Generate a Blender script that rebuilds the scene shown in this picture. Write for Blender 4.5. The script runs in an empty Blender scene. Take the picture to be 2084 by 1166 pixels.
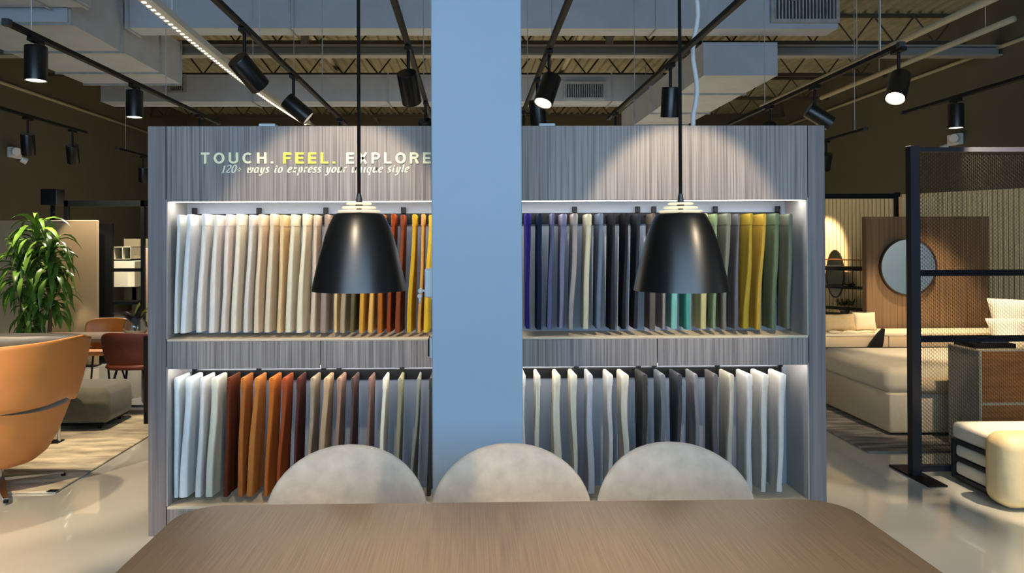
import bpy, bmesh, math, random
from mathutils import Vector, Matrix

C = bpy.context.scene.collection
sc = bpy.context.scene
PI = math.pi
W, H, F, EYE = 2084.0, 1166.0, 1500.0, 1.55
YAW, PITCH, ROLL, PX, PY = 0.0178, 0.0056, -0.0040, 983.5, 484.4

# ------------------------------------------------------------------ camera
def basis():
    cy, sy, cp, sp, cr, sr = math.cos(YAW), math.sin(YAW), math.cos(PITCH), math.sin(PITCH), math.cos(ROLL), math.sin(ROLL)
    fw = Vector((sy * cp, cy * cp, sp)); rt = Vector((cy, -sy, 0)); up = rt.cross(fw)
    return cr * rt + sr * up, -sr * rt + cr * up, fw
RT, UP, FW = basis()
cd = bpy.data.cameras.new('camera'); cam = bpy.data.objects.new('camera', cd); C.objects.link(cam)
M4 = Matrix((RT, UP, -FW)).transposed().to_4x4(); M4.translation = (0, 0, EYE)
cam.matrix_world = M4
cd.sensor_fit = 'HORIZONTAL'; cd.sensor_width = 36.0; cd.lens = 36.0 * F / W
cd.shift_x = (W / 2 - PX) / W; cd.shift_y = (PY - H / 2) / W
cd.clip_start = 0.05; cd.clip_end = 100
sc.camera = cam

# ------------------------------------------------------------------ world, daylight, exposure
sc.view_settings.view_transform = 'Standard'; sc.view_settings.look = 'None'
sc.view_settings.gamma = 1.0; sc.view_settings.use_curve_mapping = False
sc.view_settings.exposure = 0.0
wd = bpy.data.worlds.new('world'); sc.world = wd; wd.use_nodes = True
wd.node_tree.nodes['Background'].inputs[0].default_value = (0.75, 0.8, 1.0, 1)
wd.node_tree.nodes['Background'].inputs[1].default_value = 0.02

def area(name, loc, target, sx, sy, energy, col, spread=PI):
    l = bpy.data.lights.new(name, 'AREA'); l.shape = 'RECTANGLE'; l.size = sx; l.size_y = sy
    l.energy = energy; l.color = col; l.spread = spread
    o = bpy.data.objects.new(name, l); C.objects.link(o); o.location = loc
    o.rotation_euler = (Vector(target) - Vector(loc)).to_track_quat('-Z', 'Y').to_euler(); return o
def spot(name, loc, target, energy, cone, blend=0.35, col=(1, .80, .55), radius=.03, parent=None):
    l = bpy.data.lights.new(name, 'SPOT'); l.energy = energy; l.spot_size = math.radians(cone); l.spot_blend = blend
    l.color = col; l.shadow_soft_size = radius
    o = bpy.data.objects.new(name, l); C.objects.link(o); o.location = loc
    o.rotation_euler = (Vector(target) - Vector(loc)).to_track_quat('-Z', 'Y').to_euler()
    if parent: o.parent = parent; o.matrix_parent_inverse = Matrix.Translation(-Vector(parent.location))
    return o
DAY = (0.48, 0.72, 1.0)
area('window_daylight', (0.3, -4.7, 2.9), (0.3, 4.0, 2.4), 9.0, 3.4, 640, DAY)
for k_, (x_, y_) in enumerate(((-4.5, 9.5), (-1.4, 11.0), (1.5, 11.0), (4.2, 11.5), (-5.5, 14.5), (-1.4, 16.0), (1.5, 16.0), (5.0, 16.0))):
    spot('added_bounce_spot', (x_, y_, 2.85), (x_, y_, 0), 480, 110, .5, (1, .88, .68), .06)  # unseen spots added so floor bounce brightens the ceiling

# ------------------------------------------------------------------ helpers: picture points, colours, materials
def ray(u, v): return FW + RT * ((u - PX) / F) + UP * ((PY - v) / F)
def pt(u, v, y):
    d = ray(u, v); return Vector((0, 0, EYE)) + d * (y / d.y)
def fl(u, v, z=0.0):
    d = ray(u, v); return Vector((0, 0, EYE)) + d * ((z - EYE) / d.z)
def lin(c): return tuple((x / 12.92 if x <= .04045 else ((x + .055) / 1.055) ** 2.4) for x in (k / 255.0 for k in c))
MATS = {}
def mat(name, col, rough=.6, metal=0.0, noise=0.0, scale=20.0, vec=(1, 1, 1), bump=0.0, emit=0.0, sheen=0.0, spec=.5, trans=0.0, col2=None, alpha=1.0, detail=4.0, coat=0.0):
    if name in MATS: return MATS[name]
    m = bpy.data.materials.new(name); m.use_nodes = True; nt = m.node_tree; b = nt.nodes['Principled BSDF']
    c1 = lin(col); b.inputs['Base Color'].default_value = (*c1, 1); b.inputs['Roughness'].default_value = rough
    b.inputs['Metallic'].default_value = metal; b.inputs['Specular IOR Level'].default_value = spec
    b.inputs['Sheen Weight'].default_value = sheen; b.inputs['Transmission Weight'].default_value = trans; b.inputs['Alpha'].default_value = alpha
    b.inputs['Coat Weight'].default_value = coat
    if emit: b.inputs['Emission Color'].default_value = (*c1, 1); b.inputs['Emission Strength'].default_value = emit
    if noise or bump or col2:
        tc = nt.nodes.new('ShaderNodeTexCoord'); mp = nt.nodes.new('ShaderNodeMapping'); mp.inputs['Scale'].default_value = vec
        nz = nt.nodes.new('ShaderNodeTexNoise'); nz.inputs['Scale'].default_value = scale; nz.inputs['Detail'].default_value = detail
        nt.links.new(tc.outputs['Object'], mp.inputs[0]); nt.links.new(mp.outputs[0], nz.inputs['Vector'])
        if noise or col2:
            r = nt.nodes.new('ShaderNodeValToRGB'); r.color_ramp.elements[0].position = .32; r.color_ramp.elements[1].position = .68
            ca = c1 if not col2 else c1; cb = lin(col2) if col2 else tuple(min(1, x * (1 + noise)) for x in c1)
            if not col2: ca = tuple(x * (1 - noise) for x in c1)
            r.color_ramp.elements[0].color = (*ca, 1); r.color_ramp.elements[1].color = (*cb, 1)
            nt.links.new(nz.outputs['Fac'], r.inputs[0]); nt.links.new(r.outputs[0], b.inputs['Base Color'])
        if bump:
            bp = nt.nodes.new('ShaderNodeBump'); bp.inputs['Strength'].default_value = bump; bp.inputs['Distance'].default_value = .01
            nt.links.new(nz.outputs['Fac'], bp.inputs['Height']); nt.links.new(bp.outputs[0], b.inputs['Normal'])
    MATS[name] = m; return m

wood = mat('grey_brown_veneer', (98, 89, 86), .5, vec=(120, 120, 1.4), scale=1.0, col2=(160, 150, 144), detail=7)
wood_side = mat('grey_brown_side_veneer', (104, 95, 94), .5, vec=(60, 60, 1.2), scale=1.0, col2=(132, 123, 121), detail=6)
oak = mat('smoked_oak', (98, 83, 67), .46, vec=(150, 2.6, 30), scale=1.6, col2=(124, 105, 85), detail=8)
black = mat('black_metal', (11, 11, 12), .5, spec=.25)
blackm = mat('matt_black_paint', (10, 11, 13), .33, spec=.6)
darkmetal = mat('dark_grey_metal', (48, 48, 50), .45)
chrome = mat('polished_aluminium', (200, 202, 206), .22, metal=1)
ductm = mat('painted_duct_grey', (172, 178, 188), .6, noise=.06, scale=3)
galv = mat('galvanised_steel', (170, 172, 172), .45, metal=.35, noise=.15, scale=9)
deckm = mat('ceiling_deck_beige', (152, 143, 116), .75, noise=.12, scale=6)
joistm = mat('joist_paint', (70, 60, 46), .7)
steelgrey = mat('beam_grey_paint', (150, 146, 138), .65)
colm = mat('column_paint', (160, 178, 196), .6, noise=.015, scale=2)
olive = mat('olive_wall_paint', (92, 84, 66), .85, noise=.03, scale=2)
floorm = mat('polished_concrete', (190, 187, 178), .1, noise=.05, scale=1.3, spec=.8, coat=1.0)
ledm = mat('led_strip_white', (255, 246, 234), .5, emit=18)
leddot = mat('led_dot', (255, 244, 220), .5, emit=3)
lensm = mat('spot_lens_lit', (255, 236, 200), .4, emit=9)
lensdim = mat('spot_lens', (200, 190, 170), .3, emit=.8)
white_in = mat('white_laminate', (150, 149, 148), .5)
backp = mat('back_panel_laminate', (150, 158, 170), .6)
creamshelf = mat('cream_shelf', (205, 188, 160), .5)
clearg = mat('lit_acrylic', (236, 226, 200), .25, trans=.5, emit=.35)
whitep = mat('white_plastic', (225, 225, 222), .45)
paleblue = mat('pale_grey_plastic', (200, 208, 214), .4)
goldl = mat('lettering_ivory', (255, 245, 196), .4)
refl_yell = mat('lettering_reflection_yellow', (246, 230, 70), .4)  # yellow stands in for gold reflections on the middle word
cream_l = mat('lettering_cream', (240, 234, 205), .5)
velvet = mat('beige_velvet', (184, 170, 154), .8, noise=.11, scale=20, bump=.1, sheen=.4, detail=7)

class MB:
    def __init__(s): s.bm = bmesh.new()
    def _merge(s, t, M=None):
        if M is not None: t.transform(M)
        me = bpy.data.meshes.new('tmp'); t.to_mesh(me); t.free(); s.bm.from_mesh(me); bpy.data.meshes.remove(me); return s
    def box(s, a, b, bev=0.0, seg=2, M=None):
        t = bmesh.new(); bmesh.ops.create_cube(t, size=1)
        a = Vector(a); b = Vector(b); c = (a + b) / 2; d = b - a
        for v in t.verts: v.co = Vector((c.x + v.co.x * d.x, c.y + v.co.y * d.y, c.z + v.co.z * d.z))
        if bev: bmesh.ops.bevel(t, geom=t.edges[:], offset=bev, segments=seg, profile=.5, affect='EDGES')
        return s._merge(t, M)
    def cyl(s, a, b, r0, r1=None, n=16):
        a = Vector(a); b = Vector(b); d = b - a; r1 = r0 if r1 is None else r1
        t = bmesh.new(); bmesh.ops.create_cone(t, cap_ends=True, segments=n, radius1=r0, radius2=r1, depth=d.length)
        return s._merge(t, Matrix.Translation((a + b) / 2) @ d.to_track_quat('Z', 'Y').to_matrix().to_4x4())
    def ball(s, c, r, n=12, sc3=(1, 1, 1)):
        t = bmesh.new(); bmesh.ops.create_uvsphere(t, u_segments=n, v_segments=max(6, n // 2), radius=1)
        return s._merge(t, Matrix.Translation(c) @ Matrix.Diagonal((r * sc3[0], r * sc3[1], r * sc3[2], 1)))
    def lathe(s, prof, c, n=48, sx=1, sy=1):
        t = bmesh.new(); rows = []
        for r, z in prof:
            rows.append([t.verts.new((c[0] + r * sx * math.cos(2 * PI * k / n), c[1] + r * sy * math.sin(2 * PI * k / n), c[2] + z)) for k in range(n)])
        for p, q in zip(rows, rows[1:]):
            for k in range(n): t.faces.new((p[k], p[(k + 1) % n], q[(k + 1) % n], q[k]))
        bmesh.ops.remove_doubles(t, verts=t.verts[:], dist=1e-6)
        return s._merge(t)
    def loops(s, rows, closed=True, cap=True):
        t = bmesh.new(); R = [[t.verts.new(p) for p in r] for r in rows]; n = len(R[0])
        for p, q in zip(R, R[1:]):
            for k in range(n if closed else n - 1): t.faces.new((p[k], p[(k + 1) % n], q[(k + 1) % n], q[k]))
        if cap and closed: t.faces.new(R[0][::-1]); t.faces.new(R[-1])
        bmesh.ops.recalc_face_normals(t, faces=t.faces[:])
        return s._merge(t)
    def tube(s, pts, r, n=8):
        pts = [Vector(p) for p in pts]; rows = []; up = Vector((0, 0, 1))
        for i, p in enumerate(pts):
            d = (pts[min(i + 1, len(pts) - 1)] - pts[max(i - 1, 0)]).normalized()
            u = up if abs(d.z) < .9 else Vector((1, 0, 0)); x = d.cross(u).normalized(); y = x.cross(d)
            rr = r[i] if isinstance(r, (list, tuple)) else r
            rows.append([p + (x * math.cos(2 * PI * k / n) + y * math.sin(2 * PI * k / n)) * rr for k in range(n)])
        return s.loops(rows)
    def prism(s, poly, y0, y1):           # poly in x,z extruded along y
        return s.loops([[Vector((x, y0, z)) for x, z in poly], [Vector((x, y1, z)) for x, z in poly]])
    def prismz(s, poly, z0, z1):          # poly in x,y extruded along z
        return s.loops([[Vector((x, y, z0)) for x, y in poly], [Vector((x, y, z1)) for x, y in poly]])
    def build(s, name, m, parent=None, smooth=False, loc=None, sub=0, angle=None):
        me = bpy.data.meshes.new(name)
        if parent is not None:
            r = parent
            while r.parent is not None: r = r.parent
            org = Vector(r.location)
        else: org = Vector(loc) if loc is not None else Vector((0, 0, 0))
        bmesh.ops.translate(s.bm, verts=s.bm.verts[:], vec=-org)
        s.bm.to_mesh(me); s.bm.free()
        for p in me.polygons: p.use_smooth = smooth
        if smooth and angle is not None:
            me.set_sharp_from_angle(angle=math.radians(angle))
        me.materials.append(m)
        o = bpy.data.objects.new(name, me); C.objects.link(o)
        if parent is not None: o.parent = parent
        else: o.location = org
        if sub:
            md = o.modifiers.new('subsurf', 'SUBSURF'); md.levels = sub; md.render_levels = sub
        return o
def tag(o, label=None, cat=None, group=None, kind=None):
    if label: o['label'] = label
    if cat: o['category'] = cat
    if group: o['group'] = group
    if kind: o['kind'] = kind
    return o
def thing(name, loc, label, cat, group=None):
    o = bpy.data.objects.new(name, None); C.objects.link(o); o.location = loc; o.empty_display_size = .1
    return tag(o, label, cat, group)
def pbox(name, a, b, m, parent, bev=0.0, seg=2): return MB().box(a, b, bev, seg).build(name, m, parent)
ORD = ['first', 'second', 'third', 'fourth', 'fifth', 'sixth', 'seventh', 'eighth', 'ninth', 'tenth', 'eleventh', 'twelfth', 'thirteenth',
       'fourteenth', 'fifteenth', 'sixteenth', 'seventeenth', 'eighteenth', 'nineteenth', 'twentieth', 'twenty-first', 'twenty-second',
       'twenty-third', 'twenty-fourth', 'twenty-fifth', 'twenty-sixth']

# ------------------------------------------------------------------ the room shell
XL, XR, YB, YN, ZD = -8.0, 8.0, 21.0, -5.0, 5.2
def struct(mb, name, m, label=None): return tag(mb.build(name, m), label, None, None, 'structure')
struct(MB().box((XL, YN, -.2), (XR, YB, 0)), 'floor', floorm)
struct(MB().box((XL - .2, YN, 0), (XL, YB, ZD)), 'wall_left', olive)
struct(MB().box((XR, YN, 0), (XR + .2, YB, ZD)), 'wall_right', olive)
struct(MB().box((XL - .2, YB, 0), (XR + .2, YB + .2, ZD)), 'wall_back', olive)
wf = MB()
for a, b in (((XL, YN - .2, 0), (XR, YN, .6)), ((XL, YN - .2, 4.7), (XR, YN, ZD)), ((XL, YN - .2, .6), (-4.6, YN, 4.7)), ((5.2, YN - .2, .6), (XR, YN, 4.7))): wf.box(a, b)
struct(wf, 'wall_front', olive)
dk = MB(); prof = []
x = XL - .2
while x < XR + .2:
    prof += [(x, ZD), (x + .07, ZD), (x + .09, ZD + .05), (x + .16, ZD + .05)]; x += .18
dk.loops([[Vector((a, YN, z)) for a, z in prof], [Vector((a, YB + .2, z)) for a, z in prof]], closed=False)
struct(dk, 'ceiling', deckm)

# ------------------------------------------------------------------ roof steel, ducts and pipes
JW = ['nearest', 'second', 'third', 'fourth']
for i, y in enumerate((11.75, 14.0, 16.3, 18.6)):
    t = thing('ceiling_joist', (0, y, 4.7), ['open web steel joist under the deck, first one behind the big air duct', 'open web steel joist just behind the slim duct with the square grille',
              'open web steel joist, second one behind the slim duct', 'open web steel joist next to the dark end wall'][i], 'roof joist', 'steel joists under the roof deck')
    pbox('top_chord', (XL, y - .04, ZD - .05), (XR, y + .04, ZD - .002), joistm, t)
    pbox('bottom_chord', (XL, y - .04, 4.7), (XR, y + .04, 4.76), joistm, t)
    wb = MB(); k = 0; x = XL
    while x < XR - .3:
        wb.cyl((x, y, 4.74 if k % 2 else ZD - .03), (x + .33, y, ZD - .03 if k % 2 else 4.74), .014, n=6); x += .33; k += 1
    wb.build('web', joistm, t)
g = thing('roof_beam', (0, 11, 4.32), 'pale grey steel beam running the whole width under the roof joists', 'beam')
pbox('web_plate', (XL, 10.99, 4.34), (XR, 11.01, 4.46), steelgrey, g)
pbox('lower_flange', (XL, 10.9, 4.32), (XR, 11.1, 4.345), steelgrey, g)
pbox('upper_flange', (XL, 10.9, 4.455), (XR, 11.1, 4.48), steelgrey, g)
for x in (-2.45, 2.1):
    pbox('hanger_post', (x - .05, 10.95, 4.48), (x + .05, 11.05, ZD - .002), steelgrey, g)

def duct(name, a, b, label, seams=(), axis='x', m=ductm, group='painted air ducts'):
    t = thing(name, ((a[0] + b[0]) / 2, (a[1] + b[1]) / 2, a[2]), label, 'air duct', group)
    pbox('duct_body', a, b, m, t)
    e = .025
    for s in seams:
        fr = MB()
        lo, hi = list(a), list(b)
        k = 0 if axis == 'x' else 1
        for j in range(3):
            if j != k: lo[j] -= e; hi[j] += e
        lo[k] = s - .012; hi[k] = s + .012
        fr.box(lo, hi).build('flange', galv, t)
    return t
def ux(u, v, y): return pt(u, v, y).x
D1 = duct('air_duct', (-4.18, 9.0, 4.165), (ux(1705, 40, 9), 9.32, 4.85), 'long blue-grey rectangular air duct crossing above the fabric display', [ux(u, 30, 9) for u in (262, 590, 1335)])
x0, x1 = ux(205, 180, 13.7), ux(1352, 190, 13.7)
D2 = duct('air_duct', (x0, 13.7, 4.17), (x1, 14.25, 4.67), 'grey rectangular air duct farther back, below the roof beam', [ux(u, 190, 13.7) for u in (515, 790, 1245)])
D3 = duct('air_duct', (-5.6, 7.8, 3.88), (-4.22, 10.85, 4.48), 'wide air duct running away along the plant side of the ceiling', (7.84, 9.0, 10.1, 10.82), 'y')
D4 = duct('air_duct', (-7.2, 7.0, 4.02), (ux(147, 30, 7.4), 7.76, 4.8), 'boxy duct piece joining the near end of the wide duct', [ux(147, 30, 7.4) - .03, ux(60, 30, 7.4)])
D5 = duct('air_duct', (ux(1429, 100, 9.5), 9.45, 3.69), (ux(1579, 100, 9.5), 14.6, 4.12), 'boxy air duct hung under the crossing duct, running to the back wall', (10.6, 12.2, 13.4), 'y')
for y_ in (9.8, 13.0):
    for x_ in (ux(1429, 100, 9.5) + .1, ux(1579, 100, 9.5) - .1): MB().cyl((x_, y_, 4.11), (x_, y_, 5.198), .006, n=6).build('hanger_rod', galv, D5)
def grille(par, u0, v0, u1, v1, y, label):
    a = pt(u0, v1, y); b = pt(u1, v0, y)
    t = thing('vent_grille', ((a.x + b.x) / 2, y, a.z), label, 'vent', 'air vent grilles')
    w = b.x - a.x; h = b.z - a.z; f = MB(); e = .12 * h
    for p, q in (((a.x, a.z), (b.x, a.z + e)), ((a.x, b.z - e), (b.x, b.z)), ((a.x, a.z + e), (a.x + e, b.z - e)), ((b.x - e, a.z + e), (b.x, b.z - e))):
        f.box((p[0], y - .06, p[1]), (q[0], y, q[1]))
    f.build('frame', galv, t)
    pbox('backing', (a.x + e, y - .012, a.z + e), (b.x - e, y - .002, b.z - e), darkmetal, t)
    s = MB(); n = int(w / .045)
    for k in range(n): xx = a.x + e + (k + .5) * (w - 2 * e) / n; s.box((xx - .008, y - .04, a.z + e), (xx + .008, y - .014, b.z - e))
    s.build('louvre', galv, t)
grille(D1, 1566, -8, 1704, 48, 8.999, 'large square vent grille at the end of the crossing air duct')
grille(D2, 1146, 167, 1231, 204, 13.699, 'small vent grille on the slim duct above the cabinet, beside the pillar')
grille(D2, 345, 152, 381, 190, 13.699, 'small vent grille on the slim duct next to the wide duct')

def pipe(name, a, b, r, m, label, cat='pipe', group=None, n=10):
    c = (Vector(a) + Vector(b)) / 2
    mb = MB().cyl(a, b, r, n=n)
    if name == 'sprinkler_pipe':
        for f in (.1, .6): p = Vector(a).lerp(Vector(b), f); mb.cyl(p, (p.x, p.y, ZD - .003), .006, n=6)
    return tag(mb.build(name, m, None, True, loc=(c.x, c.y, min(a[2], b[2]))), label, cat, group)
pipem = mat('pipe_beige_paint', (170, 158, 130), .6)
pipe('wall_conduit', (XL + .03, 6, 4.3), (XL + .03, 20, 4.3), .03, pipem, 'thin conduit along the dark wall above the potted plant', group='wall conduits')
pipe('wall_conduit', (XR - .03, 6, 4.45), (XR - .03, 20, 4.45), .03, pipem, 'thin conduit along the dark wall above the mesh screen', group='wall conduits')
pipe('sprinkler_pipe', (4.23, 4.0, 3.5), (4.23, 10.6, 3.5), .032, pipem, 'long beige pipe running just beside the lit spotlight track', group='beige ceiling pipes')
pipe('sprinkler_pipe', (5.66, 7.55, 3.85), (5.66, 11.75, 3.85), .035, pipem, 'short beige pipe under the end of the roof beam', group='beige ceiling pipes')
pipe('sprinkler_pipe', (-2.55, 9.6, 4.9), (-2.55, 20.5, 4.9), .045, pipem, 'beige pipe above the slim duct over the first letters of the sign', group='beige ceiling pipes')
pipe('sprinkler_pipe', (1.75, 9.5, 4.8), (1.75, 20.5, 4.8), .045, pipem, 'beige pipe above the slim duct beside the pillar', group='beige ceiling pipes')
pipe('sprinkler_pipe', (-4.0, 14.6, 4.55), (-4.0, 21.0, 4.55), .05, pipem, 'beige pipe behind the slim duct near its plain end', group='beige ceiling pipes')
pipe('sprinkler_pipe', (-.55, 14.6, 4.5), (-.55, 21.0, 4.5), .05, pipem, 'beige pipe behind the slim duct near the black hanging cord', group='beige ceiling pipes')

# ------------------------------------------------------------------ lighting tracks and spotlights
ZT = 2.9
def track(x, y0, y1, label, alongx=False, wz=5.18):
    t = thing('lighting_track', (x, (y0 + y1) / 2, ZT - .02), label, 'lighting track', 'black ceiling lighting tracks')
    if alongx: a, b = (x - .9, y0 - .018, ZT - .018), (x + .9, y0 + .018, ZT + .018)
    else: a, b = (x - .018, y0, ZT - .018), (x + .018, y1, ZT + .018)
    pbox('rail', a, b, black, t, .004, 1)
    if not alongx:
        for y in (y0, y1): pbox('end_cap', (x - .021, y - .02, ZT - .021), (x + .021, y + .02, ZT + .021), darkmetal, t)
        y = y0 + .25
        while y < y1: MB().cyl((x, y, ZT), (x, y, 4.0 if wz < 4 and y < 7.78 else wz), .004, n=6).build('suspension_wire', galv, t); y += 2.1
    else:
        for dx in (-.8, .8): MB().cyl((x + dx, y0, ZT), (x + dx, y0, 5.18), .004, n=6).build('suspension_wire', galv, t)
    return t
def tx(u, v):                                   # track point on plane z = ZT
    return fl(u, v, ZT)
TR = {'A': (tx(50, 46), tx(425, 250)), 'B': (tx(-60, 198), tx(163, 270)), 'C': (tx(250, 302), tx(330, 329)), 'D': (tx(455, -20), tx(685, 250)),
      'E': (tx(806, -20), tx(876, 252)), 'F': (tx(1170, -24), tx(1063, 230)), 'G': (tx(1522, -20), tx(1243, 240)), 'H': (tx(1822, 92), tx(1490, 252)),
      'I': (tx(2140, 137), tx(1845, 230)), 'J': (tx(1755, 262), tx(1670, 290))}
TL = {'A': 'black lighting track over the lounge with hanging straight-down spotlights', 'B': 'black lighting track along the dark wall above the plant',
      'C': 'short black lighting track just beside the cabinet, near the plant', 'D': 'black lighting track crossing over the sign lettering, beside the white light strip',
      'E': 'black lighting track passing just beside the pillar on the sign side', 'F': 'black lighting track passing beside the pillar on the dark swatch side',
      'G': 'black lighting track crossing the white hanging cable', 'H': 'black lighting track with two lit tilted spotlights near the bedroom set',
      'I': 'black lighting track above the tall mesh screen', 'J': 'short black lighting track over the slatted bedroom wall'}
TX = {}
for k, (a, b) in TR.items():
    x = (a.x + b.x) / 2; TX[k] = x
    y0, y1 = min(a.y, b.y), max(a.y, b.y)
    if k in 'DF': y0 = 2.6
    if k in 'EG': y0 = .2
    track(x, y0, y1, TL[k], wz=3.885 if k in 'BC' else 5.18)

def spotlight(k, u, vtrack, aim, label, lit=True, energy=0, cone=38, L=.225, R=.068, off=.16, y=None, up=0.0):
    """a can spotlight hung from track k at the point seen at picture column u; aim = direction the beam leaves"""
    x = TX[k]
    if y is None: y = tx(u, vtrack).y
    d = Vector(aim).normalized(); vert = abs(d.z) > .985
    t = thing('track_spotlight', (x, y, ZT - .02), label, 'spotlight', 'black can spotlights on the tracks')
    pbox('track_adapter', (x - .02, y - .07, ZT - .045), (x + .02, y + .07, ZT - .018), black, t, .003, 1)
    piv = Vector((x, y, ZT - .045 - (off if not vert else .03)))
    MB().cyl((x, y, ZT - .04), (x, y, piv.z), .011, n=10).build('stem', black, t, True, angle=40)
    if vert: top = piv + Vector((0, 0, .01)); c0 = top; c1 = top + d * L
    else:
        side = d.cross(Vector((0, 0, 1))).normalized()
        c0 = piv - d * L * .32 + Vector((0, 0, -R * .75)); c1 = c0 + d * L
        MB().cyl(piv + Vector((0, 0, .01)), piv + Vector((0, 0, -R * .5)), .016, n=10).build('yoke', black, t, True, angle=40)
    h = MB(); q = d.to_track_quat('Z', 'Y').to_matrix().to_4x4()
    prof = [(0, 0), (R * .96, 0), (R, .006), (R, L), (R * .9, L), (R * .86, L - .02), (0, L - .02)]
    t2 = MB(); t2.lathe(prof, (0, 0, 0), 28); t2.bm.transform(Matrix.Translation(c0) @ q)
    hs = t2.build('housing', blackm, t, True, angle=35)
    MB().cyl(c1 - d * .016, c1 - d * .004, R * .82, n=24).build('lens', lensm if lit else lensdim, hs)
    if energy: spot('beam', c1 + d * .02, c1 + d * 2, energy * 3, cone, parent=t)
    return t
DN = (0, 0, -1)
WARM = (1, .80, .55)
spotlight('A', 102, 74, DN, 'straight-down black spotlight, the largest one over the lounge armchair', True, 60, 50)
spotlight('A', 275, 169, DN, 'straight-down black spotlight over the lounge, between armchair and cabinet', True, 60, 50)
spotlight('A', 393, 232, (-.3, .5, -.8), 'small black spotlight just above the cabinet top on the lounge track', False, 0)
spotlight('B', 57, 236, (-.2, .42, -1), 'tilted black spotlight near the plant wall, beside the white emergency light', False, 75, 40)
spotlight('B', 146, 262, (-.2, .55, -1), 'tilted black spotlight near the plant wall, at the track end', False, 30, 40)
spotlight('C', 290, 316, (-.12, .3, -1), 'small dim spotlight beside the cabinet edge near the plant wall', False, 60, 50)
spotlight('D', 517, 55, (.45, .62, -.62), 'large black spotlight seen from behind, above the sign lettering', False, 75, 40)
spotlight('D', 598, 150, (.72, .1, -.62), 'black spotlight lying tilted sideways above the sign lettering', False, 30, 40)
spotlight('D', 668, 240, (.3, .5, -.6), 'small black spotlight just above the cabinet top beside the hanging cord', False, 0)
spotlight('E', 838, 92, (.1, .6, -.72), 'black spotlight seen from behind, beside the pillar over the sign', False, 30, 40)
spotlight('E', 868, 205, (.1, .5, -.8), 'small black spotlight low beside the pillar over the sign', False, 0)
spotlight('F', 1122, 100, (-.32, -.35, -.88), 'black spotlight with bright white lens beside the pillar', True, 40, 45)
spotlight('F', 1096, 158, (.1, .25, -.95), 'dark upright spotlight seen from behind, partly hidden beside the pillar', False, 0)
spotlight('F', 1070, 225, (.1, .5, -.7), 'small black spotlight above the cabinet top, touching the pillar outline', False, 0)
spotlight('G', 1372, 128, (.0, .2, -.98), 'upright black spotlight behind the hanging lamp cord', False, 30, 45)
spotlight('G', 1252, 228, (.3, .5, -.6), 'small black spotlight above the cabinet top under the ceiling pipe', False, 0)
spotlight('H', 1822, 94, (-.42, -.42, -.8), 'large black spotlight with bright lens, above the mesh screen edge', True, 70, 50)
spotlight('H', 1662, 172, (.75, -.1, -.5), 'black spotlight tilted sideways with bright lens above the cabinet corner', True, 70, 45)
spotlight('H', 1572, 214, (.3, .6, -.5), 'small black spotlight above the cabinet top near the bedroom set', False, 0)
spotlight('I', 1951, 198, DN, 'straight-down black spotlight above the mesh screen', True, 90, 60)
spotlight('J', 1688, 285, (.13, .62, -1), 'small lit spotlight beside the cabinet, over the slatted wall', True, 110, 44)
# the ones over the table and in front of the display, above the picture edge
spotlight('I', 2068, 0, (-.25, .5, -1), 'black spotlight at the near end of the mesh screen track', False, 60, 56, y=4.2)
TX['K'] = -3.1; TX['L'] = 3.4
t1_ = track(-3.1, 1.6, 4.2, 'black lighting track over the near side of the lounge'); t2_ = track(3.4, 1.6, 4.4, 'black lighting track over the near side of the bedroom set')
spotlight('K', 0, 0, (.05, .75, -1), 'spotlight lighting the armchair back from the near lounge track', True, 145, 60, y=2.4)
spotlight('K', 0, 0, (.25, .2, -1), 'spotlight lighting the bare floor beside the cabinet from the near lounge track', True, 12, 75, y=3.6)
spotlight('L', 0, 0, (.08, .3, -1), 'spotlight lighting the cream cushion from the near bedroom track', True, 150, 34, y=3.5)
spotlight('L', 0, 0, (.25, 1.6, -1.5), 'spotlight lighting the bed from the near bedroom track', True, 135, 46, y=4.2)
TX['E'] = TX['E']; spotlight('E', 0, 0, (.05, .80, -1.15), 'spotlight near the table lighting the sign side pendant', True, 32, 44, y=2.7 - 2.2)
spotlight('G', 0, 0, (-.6, .75, -1.15), 'spotlight near the table lighting the other pendant', True, 32, 44, y=.5)
ZT = 2.97
t0 = track(.3, 2.6, 2.6, 'short cross track in front of the fabric display', True)
def wallwash(x, tgt, e, cone, label):
    TX['W'] = x; spotlight('W', 0, 0, Vector(tgt) - Vector((x, 2.6, 2.66)), label, True, e, cone, y=2.6)
wallwash(1.14, (1.14, 3.94, 1.56), 40, 43, 'spotlight over the dark swatches, washing the cabinet front')
wallwash(-.55, (-.72, 3.94, 1.5), 33, 50, 'spotlight over the sign, washing the cabinet front')
ZT = 3.08; TX['M'] = 1.665
t3_ = track(1.665, 3.2, 4.2, 'short high track above the big vent grille')
spotlight('M', 0, 0, DN, 'black spotlight whose lower end hangs in front of the big vent grille', False, 0, y=3.7)
ZT = 2.9

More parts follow.
